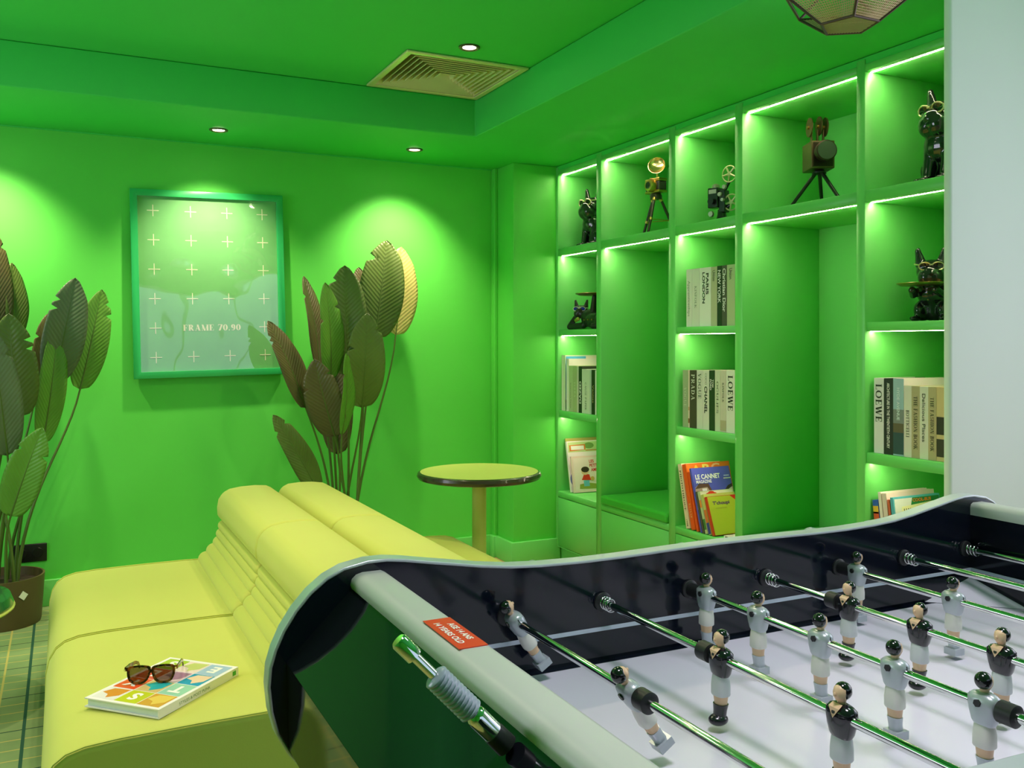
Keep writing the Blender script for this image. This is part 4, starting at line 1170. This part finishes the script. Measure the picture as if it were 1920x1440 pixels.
book('white and green picture book with a red hat on its cover', 3.545, 0.018, 0.203, 0.20, z, (206, 216, 176), lean=18, x=2.768, group=G6, spine_rgb=(186, 206, 150),
     front=[('r', .02, .02, .98, .98, (222, 220, 196)), ('o', .34, .93, .16, .03, (210, 52, 30)), ('o', .34, .955, .09, .035, (222, 60, 34))], bands=[(.1, .35, (70, 130, 60)), (.62, .8, (226, 150, 70))])
book('pale green picture book with a blue foot on its spine', 3.518, 0.020, 0.193, 0.19, z, (196, 206, 110), lean=19, x=2.768, group=G6, bands=[(.02, .30, (60, 70, 150)), (.3, .62, (216, 120, 60))])
book('lime green picture book with a violet title, frontmost of the magazines', 3.488, 0.016, 0.186, 0.175, z, (206, 66, 36), lean=20, x=2.768, group=G6,
     front=[('r', .03, .01, .99, .99, (196, 204, 62)), ('p', [(.80, .99), (.99, .99), (.99, .84)], (220, 50, 36)), ('t', "T'choupi", 'bold', .16, .78, .085, .58, (96, 60, 120)), ('r', .24, .68, .62, .69, (180, 160, 80))])
fm = thing('magazine', 'white magazine lying flat in front of the leaning books', 'magazine', (2.80, 3.375, 0.4305))
bx(0, 0.26, -0.06, 0.055, 0, 0.010).build('cover', pm((236, 230, 222)), fm, smooth=0)
bx(-0.0006, 0, -0.05, 0.045, 0.002, 0.008).build('spine_label', pm((60, 40, 36)), fm, smooth=0)
G7 = 'leaning picture books in the fifth column'
book('bright blue picture book with a red figure, leftmost in the fifth column', 2.500, 0.026, 0.318, 0.24, z, (52, 92, 190), lean=7, x=2.79, group=G7, bands=[(.6, .86, (220, 90, 50)), (.84, .93, (240, 190, 60))])
book('thin white picture book beside the bright blue one', 2.470, 0.014, 0.352, 0.25, z, (236, 226, 214), lean=7, x=2.79, group=G7)
book('cream picture book with a grey top edge', 2.452, 0.020, 0.350, 0.26, z, (226, 210, 196), lean=7, x=2.79, group=G7)
book('thin red-edged picture book', 2.428, 0.010, 0.330, 0.25, z, (206, 96, 66), lean=7, x=2.79, group=G7)
book('green comic album with a cream title band', 2.414, 0.014, 0.340, 0.25, z, (90, 180, 196), lean=7, x=2.79, group=G7,
     front=[('r', .02, .02, .98, .98, (40, 128, 72)), ('p', [(.02, .98), (.40, .98), (.22, .6), (.02, .5)], (226, 226, 220)), ('p', [(.16, .78), (.97, .82), (.97, .93), (.16, .89)], (244, 232, 180)),
            ('t', 'HAUTE TENSION', 'bold', .20, .81, .06, .74, (30, 26, 20)), ('t', 'COOL-BUS', 'bold', .40, .935, .035, .4, (226, 120, 40)), ('r', .3, .68, .7, .74, (210, 50, 40))])

# ------------------------------------------------------------------ figurines


def remeshed(name, mb, m, parent, voxel, loc=None):
    o = mb.build(name, m, parent, loc=loc, smooth=0, fix=False)
    r = o.modifiers.new('remesh', 'REMESH'); r.mode = 'VOXEL'; r.voxel_size = voxel; r.use_smooth_shade = True
    s = o.modifiers.new('smooth', 'SMOOTH'); s.factor = 0.5; s.iterations = 4
    return o


def capsule(m, a, b, r0, r1=None):
    r1 = r0 if r1 is None else r1
    a, b = Vector(a), Vector(b)
    m.ball(a, r0, n=12, m=8); m.ball(b, r1, n=12, m=8)
    m.tube([a, b], [r0, r1], 12)


def head_shape(m, c, s, yaw=0, pitch=0):
    R = Euler((0, pitch, yaw)).to_matrix(); c = Vector(c)
    q = lambda x, y, z: c + R @ Vector((x * s, y * s, z * s))
    e = (0, pitch, yaw)
    m.ball(q(0, 0, 0), (.19 * s, .20 * s, .17 * s), e)
    m.ball(q(.11, .055, -.08), (.135 * s, .125 * s, .14 * s), e); m.ball(q(.11, -.055, -.08), (.135 * s, .125 * s, .14 * s), e)
    m.ball(q(.13, 0, .0), (.10 * s, .13 * s, .09 * s), e)
    m.ball(q(.21, 0, -.02), (.04 * s, .055 * s, .035 * s), e)
    m.ball(q(.10, 0, -.15), (.10 * s, .10 * s, .05 * s), e)
    for sy in (1, -1):
        for k in range(6):
            f = k / 5
            m.ball(q(-.02 - .02 * f, sy * (.125 + .045 * f), .09 + .19 * f), (.045 * s * (1 - .35 * f), .085 * s * (1 - .5 * f), .06 * s), e)
    return q, R


def spectacles(parent, q, R, s, m, lens=None, r=.085, half=.092, fwd=.19, up=.055):
    fm_ = MB()
    for sy in (1, -1):
        pts = [q(fwd - .03 * abs(math.cos(a)), sy * half + r * math.cos(a), up + r * .72 * math.sin(a)) for a in [2 * PI * i / 20 for i in range(20)]]
        fm_.tube(pts, .0095 * s, 8, closed=True)
        fm_.tube([q(fwd - .03, sy * (half + r), up + .02), q(-.02, sy * .215, up + .03)], .011 * s, 6)
    fm_.tube([q(fwd, .02, up + .02), q(fwd, -.02, up + .02)], .012 * s, 6)
    g = fm_.build('spectacles', m, parent)
    for sy in (1, -1):
        MB().add([tuple(q(fwd - .03, sy * half, up))] + [tuple(q(fwd - .03 * abs(math.cos(a)), sy * half + r * math.cos(a), up + r * .72 * math.sin(a))) for a in [2 * PI * i / 20 for i in range(20)]],
                 [(0, 1 + i, 1 + (i + 1) % 20) for i in range(20)]).build('lens', lens or BLACKGLOSS, g, smooth=0)


PALEGOLD = mat('pale_gold_rim', rgb=(228, 206, 160), rough=0.3, metal=0.8, vary=0.03)


def bulldog(label, loc, H, rotz, lens=None, metal=PALEGOLD, tray=False, yaw=0.0, group='glazed bulldog figurines'):
    t = thing('bulldog_figurine', label, 'figurine', loc, (0, 0, rotz), group)
    s = H
    m = MB()
    B = lambda c, r, e=(0, 0, 0): m.ball([v * s for v in c], [v * s for v in r], e)
    B((-.06, 0, .30), (.20, .20, .28), (0, .25, 0)); B((.05, 0, .42), (.18, .21, .20)); B((-.10, 0, .16), (.20, .20, .16))
    for sy in (1, -1):
        B((-.02, sy * .16, .16), (.20, .10, .16)); B((.14, sy * .20, .045), (.13, .07, .045))
        if not tray:
            capsule(m, (.10 * s, sy * .11 * s, .40 * s), (.17 * s, sy * .10 * s, .07 * s), .078 * s, .058 * s)
            B((.215, sy * .10, .04), (.09, .065, .042))
        else:
            capsule(m, (.06 * s, sy * .16 * s, .46 * s), (.22 * s, sy * .20 * s, .38 * s), .07 * s, .05 * s)
            capsule(m, (.22 * s, sy * .20 * s, .38 * s), (.36 * s, sy * .16 * s, .445 * s), .05 * s, .055 * s)
    B((.02, 0, .56), (.14, .15, .12))
    q, R = head_shape(m, (.07 * s, 0, .72 * s), s * 1.02, yaw, 0.08)
    m.v = [(x, y, max(0.0, z)) for x, y, z in m.v]
    remeshed('body', m, BLACKGLOSS, t, 0.013 * s)
    spectacles(t, q, R, s * 1.02, metal, lens, r=.075, half=.085, fwd=.185, up=.075)
    if tray:
        MB().lathe([(0, .505 * s), (.30 * s, .505 * s), (.345 * s, .53 * s), (.345 * s, .537 * s), (.30 * s, .514 * s), (0, .513 * s)], (.40 * s, 0, 0), 40).build('tray', GOLD, t)
        bw = MB().ball((.205 * s, .045 * s, .578 * s), (.03 * s, .05 * s, .035 * s)).ball((.205 * s, -.045 * s, .578 * s), (.03 * s, .05 * s, .035 * s)).ball((.215 * s, 0, .578 * s), .025 * s)
        bw.build('bow_tie', GOLD, t)
        for k in range(2):
            MB().ball((.225 * s - .03 * s * k, 0, (.40 - .09 * k) * s), .012 * s, n=10, m=6).build('button', GOLD, t)
    else:
        for yy, zz in ((.06, .47), (.1, .45), (-.06, .47), (-.1, .45), (0, .465)):
            MB().ball((.185 * s - abs(yy) * .5 * s, yy * s, zz * s), .013 * s, n=10, m=6).build('stud', GOLD, t)
    return t


ZT = 1.9352
bulldog('black glazed sitting bulldog in the top left niche', (2.935, 4.815, ZT), 0.345, PI + 0.18, yaw=-0.05)
bulldog('black glazed sitting bulldog in the top right niche beside the white wall', (2.935, 2.325, ZT), 0.345, PI + 0.05, yaw=-0.1)
bulldog('black bulldog butler in white-gold glasses holding a gold tray', (2.945, 2.392, 1.4303), 0.262, PI + 0.35, tray=True, yaw=0.35)

# reclining bulldog with blue sunglasses and a raised tray
t = thing('bulldog_figurine', 'black reclining bulldog with round blue sunglasses raising a gold tray', 'figurine', (2.865, 4.745, 1.4303), (0, 0, 0), 'glazed bulldog figurines')
m = MB()
m.ball((0.0, -0.07, 0.055), (0.055, 0.13, 0.052)); m.ball((0, -0.145, 0.05), (0.06, 0.065, 0.05)); m.ball((0, 0.02, 0.07), (0.05, 0.06, 0.055))
capsule(m, (-0.03, 0.04, 0.025), (-0.045, 0.185, 0.02), 0.020, 0.018)
capsule(m, (-0.045, 0.185, 0.022), (-0.035, 0.13, 0.075), 0.017, 0.016)
capsule(m, (0.0, -0.02, 0.09), (-0.01, -0.055, 0.195), 0.024, 0.016)
capsule(m, (-0.03, -0.18, 0.022), (-0.06, -0.12, 0.02), 0.022, 0.018)
q, R = head_shape(m, (-0.01, 0.105, 0.115), 0.215, PI + 0.75, 0.0)
m.v = [(x, y, max(0.0, zz)) for x, y, zz in m.v]
remeshed('body', m, mat('matt_black_resin', lin=(0.016, 0.015, 0.014), rough=0.32, vary=0.1), t, 0.0042)
spectacles(t, q, R, 0.215, mat('white_spectacle_rim', rgb=(230, 228, 220), rough=0.3, vary=0.02), mat('blue_mirror_lens', rgb=(24, 34, 190), rough=0.08, coat=0.6, vary=0.2, vscale=60), r=.082, half=.098, fwd=.20, up=.06)
MB().lathe([(0, .205), (.095, .205), (.115, .214), (.115, .217), (.095, .209), (0, .209)], (-0.01, -0.055, 0), 40).build('tray', GOLD, t)
MB().ball((-0.062, 0.075, 0.058), (.010, .016, .012)).ball((-0.066, 0.045, 0.064), (.010, .016, .012)).ball((-0.066, 0.06, 0.061), .008).build('bow_tie', GOLD, t)
for k in range(3):
    MB().ball((-0.056, -0.01 - 0.045 * k, 0.058), .005, n=10, m=6).build('button', GOLD, t)

# folding camera with flash dish on a tripod
t = thing('camera_ornament', 'small gold and black camera with a round flash on a tripod', 'ornament', (2.93, 4.165, ZT), (0, 0, PI + 0.08))
LEGM = mat('dark_wood_leg', rgb=(52, 40, 32), rough=0.4, vary=0.1)
for k, a in enumerate((0.5, 2.59, 4.71)):
    e = Vector((0.115 * math.cos(a), 0.115 * math.sin(a), 0.0085)); u = Vector((0.022 * math.cos(a), 0.022 * math.sin(a), 0.215))
    l = MB().tube([e, e.lerp(u, .45), u], [0.007, 0.0085, 0.0075], 10).build('leg', LEGM, t)
    MB().cyl(e.lerp(u, .36), e.lerp(u, .42), 0.0105, n=12).build('clamp', GOLD, l)
    MB().cyl(e.lerp(u, .9), e.lerp(u, 1.02), 0.0105, n=12).build('ferrule', GOLD, l)
sp_ = [Vector((0.115 * math.cos(a), 0.115 * math.sin(a), 0.0085)).lerp(Vector((0.022 * math.cos(a), 0.022 * math.sin(a), 0.215)), .39) for a in (0.5, 2.59, 4.71)]
MB().tube([sp_[0], sp_[1]], .0025, 6).tube([sp_[1], sp_[2]], .0025, 6).tube([sp_[2], sp_[0]], .0025, 6).build('spreader', GOLD, t)
MB().lathe([(0, .205), (.032, .205), (.034, .225), (.026, .238), (0, .238)], n=24).build('tripod_head', LEGM, t)
MB().box(-.028, .028, -.058, .058, .252, .300).build('camera_body', mat('black_leatherette', rgb=(44, 40, 38), rough=0.6, bump=0.4, bscale=400, vary=0.1), t, bevel=0.006)
MB().box(-.030, .030, -.060, .060, .300, .318).build('top_plate', GOLD, t, bevel=0.004)
MB().box(-.030, .030, -.060, .060, .238, .252).build('bottom_plate', GOLD, t, bevel=0.004)
MB().tube([(.028, .005, .277), (.045, .005, .277), (.060, .005, .277), (.062, .005, .277)], [.036, .036, .030, .022], 32).build('lens_barrel', GOLD, t)
MB().tube([(.0625, .005, .277), (.064, .005, .277)], [.019, .012], 24).build('lens_glass', BLACKGLOSS, t)
MB().tube([(0, -.035, .318), (0, -.035, .328)], .012, 18).build('dial', GOLD, t)
MB().cyl((0.0, .010, .318), (0.0, .012, .345), .006, n=12).build('flash_bracket', GOLD, t)
ds = MB().lathe([(0.006, -0.012), (.030, -.006), (.044, .006), (.048, .014), (.046, .014), (.041, .006), (.028, -.004), (0.0, -.008)], n=36)
ds.xf(Matrix.Translation((0.006, .016, .385)) @ Matrix.Rotation(math.radians(38), 4, 'Z') @ Matrix.Rotation(math.radians(76), 4, 'Y'))
ds.build('flash_dish', mat('pale_gold_dish', rgb=(232, 196, 140), rough=0.25, metal=1.0, vary=0.03), t)
MB().ball((0.020, .027, .389), .006, n=10, m=8).build('flash_bulb', mat('opal_bulb_glass'), t)

# film projector
t = thing('projector_ornament', 'small black film projector with two pale reels', 'ornament', (2.93, 3.605, ZT), (0, 0, PI + 0.35))
BLK = mat('black_enamel', lin=(0.012, 0.012, 0.014), rough=0.25, coat=0.3, vary=0.1)
MB().box(-.035, .04, -.04, .045, 0, .012).build('base', BLK, t, bevel=0.003)
MB().tube([(0, 0, .012), (0, 0, .05), (0, 0, .075)], [.032, .022, .020], 24).build('pedestal', BLK, t)
MB().box(-.03, .032, .005, .062, .085, .185).build('lamp_house', BLK, t, bevel=0.005)
MB().tube([(0, .034, .185), (0, .034, .198), (0, .034, .206)], [.020, .020, .010], 24).build('chimney', mat('pale_steel', rgb=(186, 180, 160), rough=0.35, metal=0.8, vary=0.05), t)
MB().box(-.022, .022, -.030, .005, .060, .170).build('film_gate', BLK, t, bevel=0.004)
MB().tube([(.032, .034, .115), (.052, .034, .115)], [.014, .016], 24).build('lens_barrel', BLK, t)
MB().box(.0322, .0334, .012, .054, .155, .175).build('name_plate', mat('pale_steel'), t)
MB().tube([(0, -.015, .165), (0, -.045, .215)], .008, 10).build('upper_arm', BLK, t)
MB().tube([(0, -.015, .075), (0, -.05, .095)], .008, 10).build('lower_arm', BLK, t)
for a, b in (((.024, .045, .055), .016), ((.024, -.005, .148), .012), ((.024, -.02, .12), .010), ((.024, -.03, .182), .012)):
    MB().tube([a, (a[0] + .010, a[1], a[2])], [b, b * .8], 20).build('knob', mat('pale_steel'), t)
REELM = mat('pale_green_reel', rgb=(182, 178, 136), rough=0.35, metal=0.5, vary=0.05)


def reel(parent, c, r, ax):
    """spoked reel: rim, hub and five round windows between spokes"""
    c = Vector(c); ax = Vector(ax).normalized(); u = ax.orthogonal().normalized(); v = ax.cross(u)
    pts = [c + (u * math.cos(a) + v * math.sin(a)) * r * .92 for a in [2 * PI * i / 36 for i in range(36)]]
    rm = MB().tube(pts, r * .085, 8, closed=True)
    rl = rm.build('reel', REELM, parent)
    MB().cyl(c - ax * r * .09, c + ax * r * .09, r * .26, n=20).build('hub', REELM, rl)
    for k in range(5):
        a = 2 * PI * k / 5 + .3
        d = u * math.cos(a) + v * math.sin(a)
        MB().tube([c + d * r * .2, c + d * r * .9], [r * .13, r * .10], 8).build('spoke', REELM, rl)


t.scale = (1, -1, 1)
reel(t, (.012, -.050, .245), .043, (1, 0.05, 0))
reel(t, (.012, -.060, .105), .043, (1, 0.05, 0))

# cine camera on a tripod
t = thing('cine_camera_ornament', 'bronze box cine camera with film reels on a black tripod', 'ornament', (2.95, 2.975, ZT), (0, 0, PI + 1.12))
for a in (0.55, 2.7, 4.55):
    e = Vector((0.12 * math.cos(a), 0.12 * math.sin(a), 0.0085)); u = Vector((0.012 * math.cos(a), 0.012 * math.sin(a), 0.158))
    MB().tube([e, u], [.0075, .0085], 12).build('leg', mat('black_tripod_metal', lin=(0.012, 0.011, 0.010), rough=0.3, vary=0.1), t)
MB().lathe([(0, .148), (.030, .150), (.030, .158), (.016, .166), (0, .166)], n=24).build('tripod_head', mat('black_tripod_metal'), t)
MB().box(-.075, .050, -.050, .050, .166, .285).build('camera_box', BRONZE, t, bevel=0.004)
MB().box(.050, .053, -.042, .042, .174, .277).build('front_plate', mat('dark_bronze', rgb=(66, 50, 42), rough=0.45, metal=0.7, vary=0.2), t, bevel=0.001)
MB().tube([(.053, -.004, .232), (.062, -.004, .232), (.105, -.004, .232), (.108, -.004, .232)], [.030, .040, .044, .040], 36).build('lens_hood', mat('dark_bronze'), t)
MB().cyl((.1081, -.004, .232), (.1095, -.004, .232), .039, n=32).build('lens_glass', mat('dull_lens', rgb=(70, 74, 70), rough=0.3, vary=0.05), t)
for x, zz in ((-.05, .262), (-.01, .262), (-.05, .19), (-.03, .200), (-.01, .205)):
    MB().tube([(x, .050, zz), (x, .056, zz)], [.006, .004], 12).build('knob', GOLD, t)
MB().box(-.062, -.012, -.016, .016, .285, .292).build('reel_mount', BRONZE, t, bevel=0.002)
for yy in (-.022, .004, .030):
    MB().box(-.046, -.030, yy - .003, yy + .003, .288, .350).build('reel_bracket', BRONZE, t, bevel=0.001)
for yy, hh in ((-.030, .360), (.012, .366), (.038, .362)):
    rr = MB().tube([(-.038, yy - .0025, hh), (-.038, yy + .0025, hh)], .042, 32).build('film_reel', BRONZE, t)
    MB().cyl((-.038, yy - .010, hh), (-.038, yy + .010, hh), .008, n=14).build('spindle', GOLD, rr)

# ------------------------------------------------------------------ magazine book and sunglasses on the sofa
A_ = Vector((0.049, 2.619)); B_ = Vector((0.269, 2.857)); D_ = Vector((0.215, 2.449))
ang = math.atan2(A_.y - D_.y, A_.x - D_.x)           # direction D->A = reading direction of the cover
bk = thing('picture_book', 'white hardback with a grid of coloured letter squares lying on the sofa', 'book', (D_.x, D_.y, 0.4045), (0, 0, ang))
bw, bh, bt = (A_ - D_).length, (B_ - A_).length, 0.024   # local x: D->A, local -y: towards B/C side
CVR = pm((238, 238, 236), 0.3)
cv = MB().box(0, bw, -bh, 0, 0, 0.0028).box(0, bw, -bh, 0, bt - 0.0028, bt).box(0, 0.003, -bh, 0, 0.0028, bt - 0.0028)
cv.build('cover', CVR, bk, smooth=0)
bx(0.0035, bw - 0.006, -bh + 0.006, -0.006, 0.003, bt - 0.003).build('pages', mat('white_pages', rgb=(226, 232, 238), rough=0.7, vary=0.03, vscale=90), bk, smooth=0)
mg = 0.010
cw, chh = (bw - 2 * mg) / 3, (bh - 2 * mg) / 4
SQ = [((206, 160, 56), None, (226, 200, 90)), ((190, 204, 40), 'S', None), ((226, 226, 226), None, (214, 140, 50)),
      ((150, 206, 180), 'T', None), ((206, 186, 120), None, (40, 170, 180)), ((226, 84, 40), 'Y', None),
      ((28, 150, 196), None, (236, 206, 176)), ((216, 186, 206), None, (160, 110, 150)), ((206, 70, 60), 'L', None),
      ((160, 190, 222), 'E', None), ((232, 214, 206), None, (196, 206, 120)), ((166, 196, 50), 'S', None)]
for i, (c, letter, blob) in enumerate(SQ):
    r, k = divmod(i, 3)
    x0 = mg + k * cw + 0.0015; x1 = mg + (k + 1) * cw - 0.0015
    y1 = -mg - r * chh - 0.0015; y0 = -mg - (r + 1) * chh + 0.0015
    sq = bx(x0, x1, y0, y1, bt, bt + 0.0004).build('cover_square', pm(c, 0.3), bk, smooth=0)
    if letter:
        lettering('square_letter', letter, sq, ((x0 + x1) / 2, y0 + chh * .2, bt + 0.0004), (1, 0, 0), (0, 1, 0), chh * .55, None, pm((244, 244, 236)), 'bold', bold=0.04, anchor='c', lift=0.0003)
    if blob:
        MB().prism([(x0 + (x1 - x0) * u, y0 + (y1 - y0) * v) for u, v in [(.05, .05), (.75, .1), (.95, .5), (.6, .62), (.45, .9), (.1, .6)]], bt + 0.0004, bt + 0.0007, 'z').build('square_picture', pm(blob, 0.3), sq, smooth=0)
lettering('spine_title', 'STYLES & POST PUNK', bk, (-0.0004, -0.075, bt * .30), (0, -1, 0), (0, 0, 1), bt * .34, 0.125, pm((120, 150, 120)), 'sans', lift=0.0003)
bx(-0.0008, 0, -bh + 0.012, -bh + 0.026, bt * .25, bt * .75).build('publisher_mark', pm((60, 170, 60)), bk, smooth=0)

sg = thing('sunglasses', 'tortoiseshell sunglasses resting on the picture book', 'sunglasses', (0.212, 2.646, 0.4289), (0, 0, math.radians(-17)))
TORT = bpy.data.materials.new('tortoiseshell'); TORT.use_nodes = True
tn = TORT.node_tree; tp = tn.nodes['Principled BSDF']; tp.inputs['Roughness'].default_value = 0.15
tt = tn.nodes.new('ShaderNodeTexNoise'); tt.inputs['Scale'].default_value = 70; tcc = tn.nodes.new('ShaderNodeTexCoord')
trp = tn.nodes.new('ShaderNodeValToRGB'); trp.color_ramp.elements[0].position = .45; trp.color_ramp.elements[0].color = (*s2l((40, 26, 18)), 1)
trp.color_ramp.elements[1].position = .62; trp.color_ramp.elements[1].color = (*s2l((150, 84, 34)), 1)
tn.links.new(tcc.outputs['Object'], tt.inputs['Vector']); tn.links.new(tt.outputs['Fac'], trp.inputs[0]); tn.links.new(trp.outputs[0], tp.inputs['Base Color'])
LENSM = bpy.data.materials.new('tinted_lens'); LENSM.use_nodes = True
ln_ = LENSM.node_tree; ln_.nodes.clear()
lo = ln_.nodes.new('ShaderNodeOutputMaterial'); lm_ = ln_.nodes.new('ShaderNodeMixShader'); lm_.inputs[0].default_value = 0.12
lt_ = ln_.nodes.new('ShaderNodeBsdfTransparent'); lt_.inputs[0].default_value = (0.50, 0.42, 0.38, 1); lg = ln_.nodes.new('ShaderNodeBsdfGlossy'); lg.inputs['Roughness'].default_value = 0.03
ln_.links.new(lt_.outputs[0], lm_.inputs[1]); ln_.links.new(lg.outputs[0], lm_.inputs[2]); ln_.links.new(lm_.outputs[0], lo.inputs[0])


def lens_outline(sx, k=1.0):
    raw = [(-.026, .017), (-.010, .020), (.010, .0205), (.025, .018), (.0275, .008), (.026, -.006), (.020, -.018), (.008, -.0235), (-.006, -.0235), (-.018, -.018), (-.0245, -.006), (-.0275, .008)]
    P2 = []
    n_ = len(raw)
    for i in range(n_):           # smooth the corners
        a, b = raw[i], raw[(i + 1) % n_]
        P2 += [(a[0] * .75 + b[0] * .25, a[1] * .75 + b[1] * .25), (a[0] * .25 + b[0] * .75, a[1] * .25 + b[1] * .75)]
    return [(sx * (.0315 + x * k), .0265 + z_ * k) for x, z_ in P2]


fmb = MB()
for sx in (-1, 1):
    ol, il = lens_outline(sx, 1.13), lens_outline(sx, 0.90)
    fmb.ring(ol, il, -.0025, .0025)
fmb.box(-.007, .007, -.0022, .0022, .029, .037)
for sx in (-1, 1):
    fmb.box(min(sx * .060, sx * .0685), max(sx * .060, sx * .0685), -.0025, .0025, .036, .045)
fmb.xf(Matrix.Rotation(math.radians(-8), 4, 'X'))
fr_ = fmb.build('frame_front', TORT, sg, smooth=30)
for sx in (-1, 1):
    MB().prism(lens_outline(sx, 0.93), -.0006, .0006).xf(Matrix.Rotation(math.radians(-8), 4, 'X')).build('lens', LENSM, sg, smooth=0)
for sx in (-1, 1):
    tm = MB()
    pth = [(sx * .067, .006, .041), (sx * .066, .05, .036), (sx * .062, .095, .028), (sx * .060, .118, .018), (sx * .059, .130, .004)]
    for i_ in range(len(pth) - 1):
        a, b = Vector(pth[i_]), Vector(pth[i_ + 1])
        h_ = .0048
        tm.add([a + Vector((-.0016, 0, -h_)), a + Vector((.0016, 0, -h_)), a + Vector((.0016, 0, h_)), a + Vector((-.0016, 0, h_)),
                b + Vector((-.0016, 0, -h_)), b + Vector((.0016, 0, -h_)), b + Vector((.0016, 0, h_)), b + Vector((-.0016, 0, h_))],
               [(0, 1, 2, 3), (7, 6, 5, 4), (0, 4, 5, 1), (1, 5, 6, 2), (2, 6, 7, 3), (3, 7, 4, 0)])
    tm.build('temple', TORT, sg, smooth=0)
    MB().box(sx * .0655 - .002, sx * .0655 + .002, -.0075, -.0055, .040, .044).build('rivet', CHROME, sg, smooth=0)
